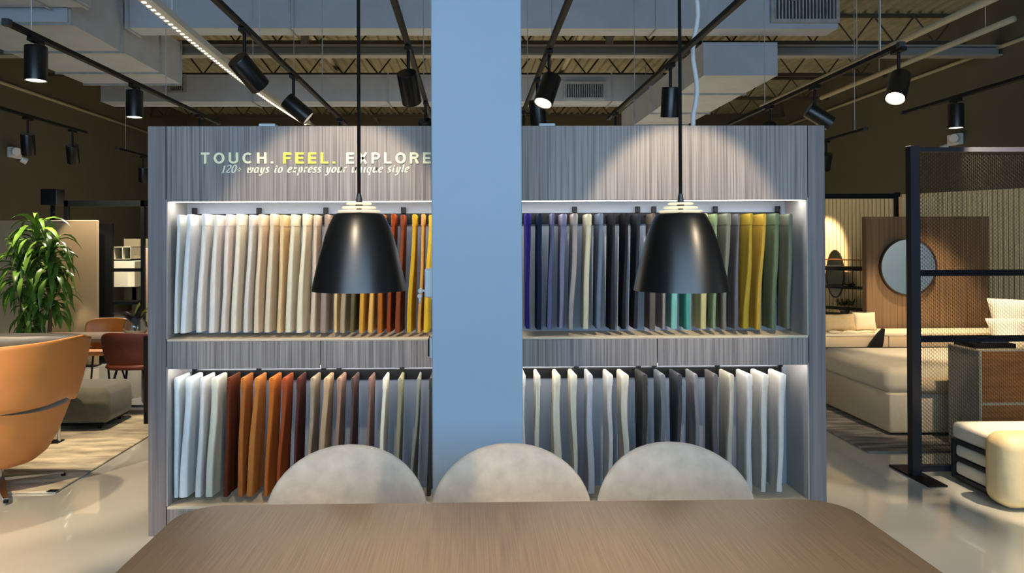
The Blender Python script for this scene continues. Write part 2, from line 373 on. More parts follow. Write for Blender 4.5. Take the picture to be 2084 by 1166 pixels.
# ------------------------------------------------------------------ linear light strip, cable, sensors
ls = thing('linear_light', (-2.07, 7, 3.1), 'long white aluminium light strip with a row of small bright dots', 'linear light')
a, b = fl(284, -8, 3.1), fl(625, 254, 3.1)
pts_ = [a.lerp(b, k / 20) + Vector((0, 0, -.05 * math.sin(PI * k / 20))) for k in range(21)]
rows = [[p + Vector(q) for q in ((-.045, 0, 0), (.045, 0, 0), (.045, 0, .05), (-.045, 0, .05))] for p in pts_]
MB().loops(rows).build('profile', mat('white_aluminium', (214, 212, 204), .4), ls)
dd = MB()
for k in range(70):
    p = a.lerp(b, (k + .5) / 70) + Vector((0, 0, -.05 * math.sin(PI * (k + .5) / 70)))
    dd.box(p + Vector((-.03, -.012, -.004)), p + Vector((-.006, .012, .001)))
tag(dd.build('led_dots', leddot, ls), 'row of small bright light dots', None, None, 'stuff')
for f in (.12, .5, .85):
    p = a.lerp(b, f); MB().cyl(p, (p.x, p.y, 5.18), .004, n=6).build('suspension_wire', galv, ls)
cp = [pt(1416 + 5 * math.sin(k * .9) - 3 * k / 12, -12 + 268 * k / 12, 5.2) for k in range(13)]
cp[-1].z -= .3; 
tag(MB().tube(cp, .017, 8).build('hanging_cable', mat('white_cable', (226, 228, 232), .5), None, True, loc=cp[-1]), 'thick white cable hanging down behind the cabinet top', 'cable')
p = pt(350, -8, 5.4)
sd = thing('ceiling_sensor', p, 'small dark round sensor with a thin white string, beside the light strip', 'sensor')
MB().cyl(p, p + Vector((0, 0, .04)), .045, n=20).build('sensor_body', darkmetal, sd)
MB().cyl(p + Vector((0, 0, -.12)), p, .003, n=6).build('pull_string', whitep, sd)
MB().cyl(p + Vector((0, 0, .04)), (p.x, p.y, 5.18), .006, n=6).build('drop_rod', darkmetal, sd)
def emergency(u, v, x, label, s):
    d = ray(u, v); p = Vector((0, 0, EYE)) + d * ((x) / d.x)
    t = thing('emergency_light', p, label, 'emergency light', 'white emergency wall lights')
    w = .10
    MB().box(p + Vector((-.10 if s > 0 else 0, -.14, -.09)), p + Vector((0 if s > 0 else .10, .14, .09)), .015).build('housing', whitep, t)
    q = p + Vector((-s * .06, -.10 * 1, 0))
    MB().cyl(q + Vector((-s * .05, -.02, 0)), q + Vector((-s * .12, -.06, -.0)), .07, n=20).build('round_lamp', whitep, t, True, angle=40)
    MB().cyl(p + Vector((-s * .06, .16, -.09)), p + Vector((-s * .13, .22, -.13)), .05, .06, n=16).build('side_lamp', whitep, t, True, angle=40)
emergency(24, 311, XL, 'white twin-lamp emergency light on the dark wall near the plant', -1)
emergency(1950, 284, XR, 'white twin-lamp emergency light on the dark wall above the mesh screen', 1)

# ------------------------------------------------------------------ the fabric display cabinet
DY, DB = 3.94, 4.215
oL, iL, iR, oR, zT, zS, zM, zB = -1.7097, -1.6116, 1.8197, 1.9139, 2.1728, 1.7717, 1.0403, 0.1547
zF = pt(1000, 747, DY).z
fd = thing('fabric_display', ((oL + oR) / 2, DY + .14, 0), 'tall grey-brown wood veneer display cabinet with two lit open bays of hanging fabric', 'display cabinet')
def dbox(name, a, b, m, bev=.002): return pbox(name, a, b, m, fd, bev, 1)
dbox('side_panel', (oL, DY, 0), (iL - .004, DB + .03, zT), wood_side); dbox('side_panel', (iR + .004, DY, 0), (oR, DB + .03, zT), wood_side)
tf = dbox('top_fascia', (iL, DY, zS), (iR, DY + .02, zT), wood)
dbox('top_cap', (iL, DY + .02, zT - .02), (iR, DB + .03, zT), wood_side)
dbox('soffit', (iL + .004, DY + .02, zS + .012), (iR - .004, DB, zS + .03), white_in)
xm = (ux(879, 700, DY) + ux(1063, 700, DY)) / 2
xs = [iL, ux(652, 715, DY), xm, ux(1338, 715, DY), iR]
for k in range(4):
    dbox('drawer_front', (xs[k] + (.0015 if k else 0), DY, zF), (xs[k + 1] - (.0015 if k < 3 else 0), DY + .02, zM - .012), wood)
dbox('middle_shelf', (iL, DY + .001, zM - .012), (iR, DB, zM), creamshelf)
dbox('middle_soffit', (iL + .004, DY + .02, zF + .012), (iR - .004, DB, zF + .03), white_in)
dbox('bottom_shelf', (iL, DY + .001, zB - .014), (iR, DB, zB), creamshelf)
dbox('plinth', (iL, DY, 0), (iR, DY + .02, zB - .014), wood)
dbox('back_panel', (iL, DB, 0), (iR, DB + .02, zT - .02), backp, 0)
for z0, z1 in ((zM, zS + .012), (zB, zF + .012)):
    dbox('inner_cheek', (iL - .004, DY + .001, z0), (iL + .006, DB, z1), white_in); dbox('inner_cheek', (iR - .006, DY + .001, z0), (iR + .004, DB, z1), white_in)
tag(dbox('led_strip', (ux(352, 408, DY + .05), DY + .024, zS), (ux(1626, 408, DY + .05), DY + .085, zS + .012), ledm, 0), 'hidden light strip added to brighten the back panel')
tag(dbox('led_strip', (iL + .03, DY + .022, zF), (iR - .03, DY + .036, zF + .012), mat('led_strip_lower', (255, 246, 234), .5, emit=30), 0), 'hidden light strip added to brighten the back panel')
tag(dbox('led_strip', (iL + .05, DB - .022, zF + .002), (iR - .05, DB - .012, zF + .012), MATS['led_strip_lower'], 0), 'hidden light strip added to brighten the back panel')  # hidden strip added to brighten the top of the lower back panel
rails = ((ux(700, 440, 4.195), 1.655, 1.715, (397, 528, 664, 822, 1170, 1298, 1331, 1456, 1583)), (0, .775, .832, (397, 527, 659, 690, 818, 1172, 1298, 1330, 1458, 1586)))
for _, z0, z1, clips in rails:
    dbox('hanging_rail', (iL + .04, 4.19, z0), (iR - .04, DB - .001, z1), black)
    for u in clips:
        x = ux(u, 600, 4.19); dbox('rail_clip', (x - .014, 4.178, z1), (x + .014, 4.19, z1 + (.035 if z0 > 1 else .05)), black)
# small pale boxes on the cabinet top
for u, l in ((549, 'pale blue-white box lying on the cabinet top above the sign'), (1111, 'pale blue-white box lying on the cabinet top beside the pillar')):
    p = pt(u, 256, 4.06)
    o = thing('pale_box', (p.x, 4.06, zT), l, 'power adapter', 'pale boxes on the cabinet top')
    pbox('casing', (p.x - .045, 4.0, zT), (p.x + .045, 4.12, zT + .024), paleblue, o, .006)
    MB().tube([(p.x, 4.12, zT + .012), (p.x + .02, 4.17, zT + .012), (p.x + .03, 4.2, zT + .008)], .004, 6).build('lead', whitep, o, True)

# lettering on the fascia
def arc(cx, cy, rx, ry, a0, a1, n=9):
    return [(cx + rx * math.cos(math.radians(a0 + (a1 - a0) * k / (n - 1))), cy + ry * math.sin(math.radians(a0 + (a1 - a0) * k / (n - 1)))) for k in range(n)]
def word(body, u0, u1, m=None):
    a = pt(u0, 333.5, DY); b = pt(u1, 310.5, DY); h = b.z - a.z; T = .185; k = T / 2
    G = {'T': (.62, [[(0, 1 - k), (.62, 1 - k)], [(.31, 1 - T), (.31, 0)]]), 'O': (.8, [arc(.4, .5, .4 - k, .5 - k, 0, 360, 25)]),
         'U': (.7, [[(k, 1), (k, .33)] + arc(.35, .33, .35 - k, .33 - k, 180, 360, 11) + [(.7 - k, .33), (.7 - k, 1)]]),
         'C': (.76, [arc(.4, .5, .4 - k, .5 - k, 48, 312, 21)]), 'H': (.7, [[(k, 0), (k, 1)], [(.7 - k, 0), (.7 - k, 1)], [(T, .52), (.7 - T, .52)]]),
         '.': (.2, [[(0, k), (.2, k)]]), 'F': (.58, [[(k, 0), (k, 1)], [(T, 1 - k), (.58, 1 - k)], [(T, .5), (.52, .5)]]),
         'E': (.6, [[(k, 0), (k, 1)], [(T, 1 - k), (.6, 1 - k)], [(T, .51), (.56, .51)], [(T, k), (.6, k)]]), 'L': (.56, [[(k, 0), (k, 1)], [(T, k), (.56, k)]]),
         'X': (.72, [[(.1, 0), (.62, 1)], [(.1, 1), (.62, 0)]]),
         'P': (.66, [[(k, 0), (k, 1)], [(T, 1 - k), (.38, 1 - k)] + arc(.38, .69, .28 - k, .31 - k, 90, -90, 9) + [(.38, .38 + k), (T, .38 + k)]]),
         'R': (.7, [[(k, 0), (k, 1)], [(T, 1 - k), (.4, 1 - k)] + arc(.4, .72, .27 - k, .28 - k, 90, -90, 9) + [(.4, .44 + k), (T, .44 + k)], [(.42, .46), (.6, 0)]])}
    tot = sum(G[c][0] for c in body) + .30 * (len(body) - 1); sx_ = (b.x - a.x) / tot; pen = 0
    for c in body:
        bm = MB()
        for st in G[c][1]:
            L_, R_ = [], []; closed = st[0] == st[-1] or (abs(st[0][0] - st[-1][0]) < 1e-6 and abs(st[0][1] - st[-1][1]) < 1e-6 and len(st) > 4)
            for i, (x, y) in enumerate(st):
                p = st[max(i - 1, 0)] if not (closed and i == 0) else st[-2]; q = st[min(i + 1, len(st) - 1)] if not (closed and i == len(st) - 1) else st[1]
                dx, dy = q[0] - p[0], q[1] - p[1]; l = math.hypot(dx, dy); L_.append((x - dy / l * k, y + dx / l * k)); R_.append((x + dy / l * k, y - dx / l * k))
            rows = [[Vector((a.x + (pen + x) * sx_, yy, a.z + z * h)) for (x, z), yy in ((l_, DY), (l_, DY - .008), (r_, DY - .008), (r_, DY))] for l_, r_ in zip(L_, R_)]
            bm.loops(rows, cap=not closed)
        tag(bm.build('headline_letter', m or goldl, fd), ('reflection-tinted yellow' if m else 'ivory') + ' raised letter'); pen += G[c][0] + .30
word('TOUCH.', 410, 557); word('FEEL.', 577, 683, refl_yell); word('EXPLORE', 705, 877)

GLY = {
 '1': (.55, [[(.02, 1.2), (.27, 1.45), (.27, 0)], [(.02, 0), (.52, 0)]]),
 '2': (.75, [arc(.34, 1.08, .3, .37, 165, -30) + [(.05, .03)], [(.04, .04), (.66, .04), (.7, .22)]]),
 '0': (.8, [arc(.38, .72, .32, .74, 0, 360, 17)]),
 '+': (.8, [[(.05, .6), (.65, .6)], [(.35, .28), (.35, .92)]]),
 'w': (1.1, [[(0, .9), (.12, 1), (.2, .3)] + arc(.36, .22, .16, .22, 180, 300, 5) + [(.55, .4), (.55, 1)], [(.55, .4)] + arc(.72, .22, .17, .22, 180, 320, 5) + arc(.8, .7, .16, .3, -20, 80, 5)]),
 'a': (.82, [arc(.34, .5, .28, .5, 60, 330, 13), [(.62, 1), (.6, .2), (.68, .02), (.78, .12)]]),
 'y': (.8, [[(0, .9), (.12, 1), (.2, .3)] + arc(.36, .22, .16, .22, 180, 330, 5), [(.62, 1), (.58, .1), (.45, -.4), (.2, -.52), (.05, -.4)]]),
 's': (.6, [arc(.27, .76, .2, .24, 30, 200, 7) + arc(.27, .25, .22, .25, 60, -150, 8)]),
 't': (.5, [[(.22, 1.35), (.18, .2), (.27, .02), (.42, .14)], [(.02, 1), (.42, 1)]]),
 'o': (.78, [arc(.35, .5, .29, .5, 0, 360, 17)]),
 'e': (.68, [[(.1, .48), (.5, .6)] + arc(.36, .74, .2, .26, 0, 110, 5) + arc(.36, .5, .3, .5, 120, 310, 9)]),
 'x': (.75, [[(.08, .95), (.2, .95), (.46, .05), (.62, .08)], [(.62, .95), (.5, .9), (.18, .08), (.04, .08)]]),
 'p': (.82, [[(.05, .92), (.18, 1), (.18, -.5)], [(.02, -.5), (.36, -.5)], arc(.38, .5, .28, .5, 135, -140, 12)]),
 'r': (.6, [[(.02, .92), (.15, 1), (.17, 0)], [(.17, .55), (.3, .9), (.44, 1), (.52, .9)]]),
 'u': (.85, [[(0, .92), (.12, 1), (.16, .3)] + arc(.34, .22, .18, .22, 180, 320, 5) + [(.6, .5), (.62, 1)], [(.62, 1), (.62, .15), (.72, .02), (.82, .12)]]),
 'n': (.85, [[(.02, .92), (.14, 1), (.16, 0)], [(.16, .5)] + arc(.38, .74, .2, .26, 150, 20, 5) + [(.58, .2), (.66, .02), (.78, .12)]]),
 'i': (.45, [[(.02, .92), (.16, 1), (.16, .18), (.24, .02), (.36, .12)], [(.14, 1.36), (.2, 1.42), (.24, 1.36)]]),
 'q': (.82, [arc(.34, .5, .28, .5, 60, 330, 13), [(.62, 1), (.6, -.5)], [(.46, -.5), (.76, -.5)]]),
 'l': (.42, [[(.04, 1.45), (.16, 1.52), (.16, .18), (.24, .02), (.36, .12)]]),
 ' ': (.55, []) }
def tagline(body, u0, u1, vb, vx):
    pen = 0; polys = []; nib = math.radians(25); wd_ = 0
    for ch in body:
        if ch == ' ': wd_ += 1
        adv, strokes = GLY[ch]
        for st in strokes:
            st = [(x + pen + .26 * y, y) for x, y in st]; Lp, Rp = [], []
            for i, (x, y) in enumerate(st):
                a = st[max(i - 1, 0)]; b = st[min(i + 1, len(st) - 1)]; dx, dy = b[0] - a[0], b[1] - a[1]; l = math.hypot(dx, dy) or 1
                w = .055 + .085 * abs(math.sin(math.atan2(dy, dx) - nib)); Lp.append((x - dy / l * w, y + dx / l * w)); Rp.append((x + dy / l * w, y - dx / l * w))
            polys.append((Lp, Rp, wd_))
        pen += adv + .17
    a = pt(u0, vb, DY); b = pt(u1, vb, DY); sx_ = (b.x - a.x) / pen; sz = (pt(u0, vx, DY).z - a.z); bm = MB()
    for w in range(wd_ + 1):
        bm = MB()
        for Lp, Rp, q_ in polys:
            if q_ != w: continue
            for i in range(len(Lp) - 1):
                bm.prism([(a.x + x * sx_, a.z + z * sz) for x, z in (Lp[i], Lp[i + 1], Rp[i + 1], Rp[i])], DY - .005, DY)
        bm.build('tagline_word', cream_l, fd)
tagline('120+ ways to express your unique style', 451, 833, 351.5, 341.0)

# ------------------------------------------------------------------ fabric swatches
rng = random.Random(7)
YF, YK = 3.985, 4.168
CLOTH = {}
def cloth(c):
    if c not in CLOTH: CLOTH[c] = mat('fabric_%d_%d_%d' % c, c, .9, noise=.06, scale=60, vec=(1, 1, .35), bump=.12, spec=.06)
    return CLOTH[c]
def swatch(x0t, x1t, x0b, x1b, v_top, v_bot, c, label, group, arm_z, bulge=1.0):
    T0 = pt(x0t, v_top, YF); T1 = pt(x1t, v_top, YF); B0 = pt(x0b, v_bot, YF); B1 = pt(x1b, v_bot, YF)
    zt, zb = (T0.z + T1.z) / 2, (B0.z + B1.z) / 2
    ct, cb = (T0.x + T1.x) / 2, (B0.x + B1.x) / 2; at, ab = (T1.x - T0.x) / 2, (B1.x - B0.x) / 2
    ph = rng.uniform(0, 6.28); amp = rng.uniform(.001, .0045) * bulge; yk = YK - rng.uniform(0, .02); yaw = 0
    cbk = ct + rng.uniform(-.003, .003)             # the far edge hangs plumb behind the arm
    NL = 18
    def section(t, grow=0.0):
        z = zt + (zb - zt) * t
        s = t * t * (3 - 2 * t); s = .35 * t + .65 * s
        cx = ct + (cb - ct) * s + amp * math.sin(ph + 5 * t) * math.sin(PI * t)
        cxb = cbk + (cb - cbk) * s * .55
        a = (at + (ab - at) * s) * (1 + .10 * math.sin(ph * 2 + 4 * t)) + grow
        if t < .012: a *= .6 + .4 * t / .012
        ab_ = a * .75
        P = []
        for k in range(7):                              # rounded front edge
            an = PI - PI * k / 6; P.append((cx + a * math.cos(an), YF - .0 + a * .4 * (1 - math.sin(an)) - grow))
        for k in range(1, 5):
            f = k / 5; w = amp * 1.2 * math.sin(ph + 7 * f + 3 * t) * t; P.append((cx + a + (cxb + ab_ - cx - a) * f + w, YF + (yk - YF) * f))
        P += [(cxb + ab_, yk), (cxb + ab_ * .3, yk + .006), (cxb - ab_ * .3, yk + .006), (cxb - ab_, yk)]
        for k in range(4, 0, -1):
            f = k / 5; w = amp * 1.2 * math.sin(ph + 7 * f + 3 * t) * t; P.append((cx - a + (cxb - ab_ - cx + a) * f + w, YF + (yk - YF) * f))
        return [Vector((x, y, z)) for x, y in P]
    mb = MB(); mb.loops([section(t) for t in [0, .012, .03] + [.03 + .97 * k / NL for k in range(1, NL + 1)]])
    o = tag(mb.build('fabric_swatch', cloth(c), None, True, loc=(ct, YF + .1, zb), angle=55), label, 'fabric swatch', group)
    hm = MB(); hm.loops([section(t, .0018) for t in (0, .006, .012, .03, .06, .09, .098)], cap=False); hm.build('top_hem', cloth(c), o, True)
    MB().box((ct - .004, YF + .03, zt - .012), (ct + .004, 4.1895, zt - .006)).build('hanger_arm', black, o)
    return o
# measured edges: (front at top, front at hem) in picture columns, cloth colour, colour words
TL_ = [(360, 354, (224, 222, 214), 'chalk white'), (381, 366, (228, 227, 226), 'white'), (411, 398, (220, 216, 210), 'off-white'), (436, 424, (214, 209, 202), 'pale stone'),
       (460, 448, (216, 203, 194), 'pale blush'), (481, 469, (220, 210, 190), 'light cream'), (507, 494, (208, 200, 190), 'pale greige'), (526, 516, (216, 194, 166), 'sand beige'),
       (550, 537, (212, 195, 166), 'wheat beige'), (571, 563, (214, 184, 138), 'honey beige'), (592, 580, (216, 206, 180), 'pale ivory'), (616, 603, (224, 211, 182), 'buttermilk'),
       (639, 631, (205, 182, 158), 'light tan'), (661, 651, (150, 132, 120), 'mushroom grey'), (683, 680, (216, 182, 128), 'light honey'), (702, 692, (166, 146, 116), 'khaki'),
       (720, 711, (100, 88, 58), 'dark olive'), (739, 730, (206, 148, 60), 'gold ochre'), (757, 748, (220, 168, 88), 'apricot gold'), (775, 768, (168, 96, 34), 'amber brown'),
       (797, 787, (140, 62, 28), 'rust orange'), (816, 803, (126, 66, 42), 'terracotta'), (840, 827, (198, 158, 48), 'mustard yellow'), (858, 850, (206, 152, 82), 'caramel'), (873, 862, (224, 184, 58), 'golden yellow')]
for i, (a, b, c, w) in enumerate(TL_):
    n = 7 if i < 12 else 6
    nb = min(11, (TL_[i + 1][1] - b) * .45) if i + 1 < len(TL_) else 8
    swatch(a, a + n, b, b + nb, 437 - (i % 3), 676.5 + (i % 2) + max(0, 2 - i), c, f'{w} fabric swatch, upper bay under the sign, {ORD[i]} from the cabinet side', 'upper bay swatches under the sign', 0)
TR_ = [(1066, 1080, 1069, 1078, (48, 42, 112), 'deep violet'), (1092, 1103, 1088, 1102, (36, 44, 62), 'dark slate blue'), (1121, 1128, 1111, 1122, (104, 104, 134), 'lilac grey'),
       (1140, 1153, 1135, 1145, (132, 128, 148), 'lavender grey'), (1162, 1176, 1155, 1166, (146, 140, 135), 'taupe grey'), (1190, 1204, 1184, 1197, (168, 166, 146), 'cream'),
       (1217, 1227, 1210, 1223, (88, 98, 116), 'steel blue'), (1245, 1252, 1240, 1251, (40, 40, 44), 'charcoal'), (1271, 1278, 1264, 1274, (30, 30, 33), 'near-black charcoal'),
       (1296, 1303, 1286, 1298, (40, 42, 50), 'midnight grey'), (1325, 1333, 1319, 1333, (88, 81, 74), 'taupe'), (1350, 1357, 1346, 1353, (130, 120, 116), 'pale pink grey'),
       (1372, 1384, 1363, 1378, (116, 168, 160), 'pale aqua'), (1400, 1409, 1394, 1406, (74, 142, 132), 'turquoise'), (1428, 1440, 1422, 1438, (176, 168, 120), 'pale yellow'),
       (1453, 1460, 1449, 1457, (114, 130, 100), 'sage green'), (1476, 1487, 1469, 1479, (104, 108, 96), 'grey green'), (1500, 1505, 1493, 1503, (88, 88, 94), 'mid grey'),
       (1525, 1532, 1510, 1524, (140, 122, 46), 'olive mustard'), (1551, 1559, 1537, 1549, (156, 130, 54), 'mustard'), (1575, 1586, 1568, 1579, (84, 98, 78), 'moss grey'), (1603, 1613, 1600, 1608, (100, 106, 92), 'grey moss')]
for i, (a, b, c_, d, c, w) in enumerate(TR_):
    a += (b - a) * .25; c_ += (d - c_) * .25
    swatch(a, b, c_, d, 434 + (i % 2), 669 + (i * 5 % 3), c, f'{w} fabric swatch, upper bay past the pillar, {ORD[i]} from the pillar', 'upper bay swatches past the pillar', 0, 1.4)
BL_ = [(354, 368, 354, 366, (206, 214, 214), 'icy white'), (378, 396, 363, 390, (206, 212, 215), 'cool white'), (408, 420, 397, 413, (202, 202, 202), 'pale grey'), (431, 448, 417, 440, (196, 196, 180), 'pale sage white'),
       (462, 472, 454, 466, (88, 44, 26), 'chestnut brown'), (490, 503, 483, 498, (156, 94, 46), 'ochre'), (518, 532, 501, 518, (168, 108, 54), 'light ochre'), (548, 562, 537, 548, (168, 94, 40), 'orange'),
       (575, 587, 562, 573, (142, 68, 36), 'burnt orange'), (604, 614, 597, 602, (78, 44, 38), 'maroon'), (632, 644, 622, 630, (148, 132, 112), 'taupe beige'), (659, 676, 645, 658, (172, 146, 114), 'camel beige'),
       (686, 699, 680, 688, (146, 116, 98), 'cocoa'), (715, 724, 710, 716, (82, 64, 60), 'dark brown'), (750, 758, 744, 752, (124, 98, 88), 'walnut brown'), (779, 790, 771, 780, (220, 214, 194), 'cream'),
       (811, 822, 803, 812, (142, 137, 112), 'olive grey'), (849, 856, 833, 842, (134, 134, 122), 'stone grey'), (874, 884, 868, 880, (62, 62, 60), 'dark grey')]
for i, (a, b, c_, d, c, w) in enumerate(BL_):
    b -= (b - a) * .35; d -= (d - c_) * .35
    swatch(a, b, c_, d, 769, 1013 - min(i, 8) * .4, c, f'{w} fabric swatch, lower bay under the sign, {ORD[i]} from the cabinet side', 'lower bay swatches under the sign', 0)
BR_ = [(1064, 1069, 1064, 1069, (214, 212, 206), 'white'), (1088, 1099, 1087, 1099, (208, 202, 184), 'warm white'), (1127, 1140, 1121, 1143, (208, 201, 178), 'cream'), (1160, 1174, 1165, 1175, (198, 192, 172), 'ecru'),
       (1194, 1206, 1194, 1210, (174, 172, 176), 'dove grey'), (1235, 1247, 1234, 1245, (188, 184, 178), 'light stone'), (1264, 1279, 1267, 1281, (188, 182, 166), 'light beige'), (1304, 1317, 1306, 1318, (56, 55, 54), 'charcoal velvet'),
       (1342, 1353, 1344, 1354, (96, 102, 108), 'blue grey'), (1377, 1387, 1379, 1387, (56, 58, 63), 'dark velvet grey'), (1411, 1420, 1412, 1421, (112, 112, 115), 'ash grey'), (1449, 1461, 1453, 1464, (86, 83, 83), 'warm mid grey'),
       (1483, 1493, 1478, 1492, (168, 162, 148), 'greige'), (1518, 1531, 1518, 1532, (188, 186, 183), 'silver grey'), (1550, 1564, 1546, 1559, (192, 188, 180), 'light grey'), (1586, 1600, 1578, 1592, (198, 194, 188), 'pale grey')]
for i, (a, b, c_, d, c, w) in enumerate(BR_):
    a += (b - a) * .2; c_ += (d - c_) * .2
    swatch(a, b, c_, d, 762, 1001 + (4 if i == 4 else 0), c, f'{w} fabric swatch, lower bay past the pillar, {ORD[i]} from the pillar', 'lower bay swatches past the pillar', 0, 2.2)

# ------------------------------------------------------------------ the building column with its fittings
cx0, cx1, cY = ux(879, 600, 3.35), ux(1063, 600, 3.35), 3.35
struct(MB().box((cx0, cY, 0), (cx1, cY + .36, ZD), .004, 1), 'column', colm, 'wide pale blue-grey square building column in front of the display')
tsp = pt(872, 575, 3.5)
th = thing('thermostat', (cx0, 3.5, tsp.z), 'pale blue-grey box fixed to the side of the column, seen edge-on', 'thermostat')
z0, z1 = pt(870, 603, 3.5).z, pt(870, 546, 3.5).z
pbox('housing', (ux(866, 575, 3.5), 3.42, z0), (cx0 + .001, 3.58, z1), paleblue, th, .008)
pbox('back_plate', (cx0 - .006, 3.41, z0 - .008), (cx0 + .001, 3.59, z1 + .008), whitep, th)
kp = pt(856, 592, 3.5)
MB().cyl((kp.x, 3.5, kp.z), (cx0 - .02, 3.5, kp.z), .005, n=8).build('knob_stem', whitep, th, True)
MB().ball((kp.x, 3.5, kp.z), .013).ball((kp.x - .004, 3.5, kp.z - .025), .012).cyl((kp.x - .003, 3.5, kp.z - .03), (kp.x - .005, 3.5, kp.z - .06), .006, .003, 8).build('knob', whitep, th, True)
z0, z1 = pt(872, 722, 3.5).z, pt(872, 686, 3.5).z
so = thing('wall_socket', (cx0, 3.5, z0), 'small black box fixed low on the side of the column', 'wall socket')
pbox('casing', (ux(872, 700, 3.5), 3.44, z0), (cx0 + .001, 3.56, z1), black, so, .004)
pbox('mounting_plate', (cx0 - .016, 3.43, z0 - .004), (cx0 + .001, 3.57, z1 + .004), paleblue, so)

# ------------------------------------------------------------------ dining table, three chairs, two pendants
tz, tx0, tx1, ty0, ty1 = .75, -.868, 1.137, 1.27, 2.275
tb = thing('dining_table', ((tx0 + tx1) / 2, (ty0 + ty1) / 2, 0), 'large brown oak dining table with rounded corners', 'table')
def rrect(x0, y0, x1, y1, r, n=10):
    P = []
    for cx, cy, a in ((x1 - r, y1 - r, 0), (x0 + r, y1 - r, 90), (x0 + r, y0 + r, 180), (x1 - r, y0 + r, 270)):
        P += [(cx + r * math.cos(math.radians(a + 90 * k / n)), cy + r * math.sin(math.radians(a + 90 * k / n))) for k in range(n + 1)]
    return P
rows = []
for ins, z in ((.03, tz - .035), (.004, tz - .012), (0, tz - .006), (.0015, tz - .001), (.004, tz)):
    rows.append([Vector((x, y, z)) for x, y in rrect(tx0 + ins, ty0 + ins, tx1 - ins, ty1 - ins, .13 - ins)])
MB().loops(rows).build('tabletop', oak, tb, True, angle=30)
pbox('apron', (tx0 + .2, ty0 + .18, tz - .09), (tx1 - .2, ty1 - .18, tz - .035), oak, tb)
for sx in (tx0 + .24, tx1 - .24):
    for sy in (ty0 + .22, ty1 - .22):
        MB().cyl((sx + (.0), sy, tz - .06), (sx + (-.06 if sx < 0 else .06), sy + (-.04 if sy < 1.7 else .0), 0), .032, .02, 16).build('leg', oak, tb, True, angle=40)

def chair(cx, yb, label):
    t = thing('dining_chair', (cx, yb - .25, 0), label, 'chair', 'beige velvet chairs along the table')
    zc = .56; rows = []; NA = 48
    def outline(s, dy, flat=0):
        P = []
        for k in range(NA):
            a = 2 * PI * k / NA; c, si = math.cos(a), math.sin(a)
            e = 2 / 2.15
            x = .292 * math.copysign(abs(c) ** e, c); z = (.236 if si > 0 else .13) * math.copysign(abs(si) ** e, si)
            if si < 0: x *= 1 - .12 * abs(si)
            x *= s; z *= s
            y = yb - 1.05 * (x * x) - .10 * max(0, -z) + .06 * z
            P.append(Vector((cx + x, y + dy, zc + z)))
        return P
    th_ = .032
    for s, dy in ((.02, 0), (.3, 0), (.6, 0), (.85, 0), (.96, .002), (.99, .008), (1.0, th_ / 2), (.99, th_ - .008), (.96, th_ - .002), (.85, th_), (.6, th_), (.3, th_), (.02, th_)):
        rows.append(outline(s, dy))
    MB().loops(rows).build('backrest', velvet, t, True)
    # seat pad: rounded superellipse
    rows = []
    for s, z in ((.02, .40), (.9, .40), (.99, .415), (1, .44), (.98, .462), (.9, .472), (.5, .468), (.02, .464)):
        rows.append([Vector((cx + .27 * s * math.copysign(abs(math.cos(a)) ** .8, math.cos(a)), yb - .24 + .24 * s * math.copysign(abs(math.sin(a)) ** .8, math.sin(a)), z)) for a in [2 * PI * k / 40 for k in range(40)]])
    MB().loops(rows).build('seat', velvet, t, True)
    for sx in (-1, 1):
        for sy in (-1, 1):
            MB().cyl((cx + sx * .16, yb - .24 + sy * .14, .41), (cx + sx * .23, yb - .24 + sy * .21, 0), .013, .009, 12).build('leg', black, t, True, angle=40)
    return t
chair(pt(709, 1000, 2.7).x, 2.74, 'beige velvet dining chair nearest the pale swatches, with a rounded back')
chair(pt(1040, 1000, 2.7).x, 2.74, 'middle beige velvet dining chair, standing in front of the column')
chair(pt(1371, 1000, 2.7).x, 2.74, 'beige velvet dining chair in front of the grey swatches, with a rounded back')

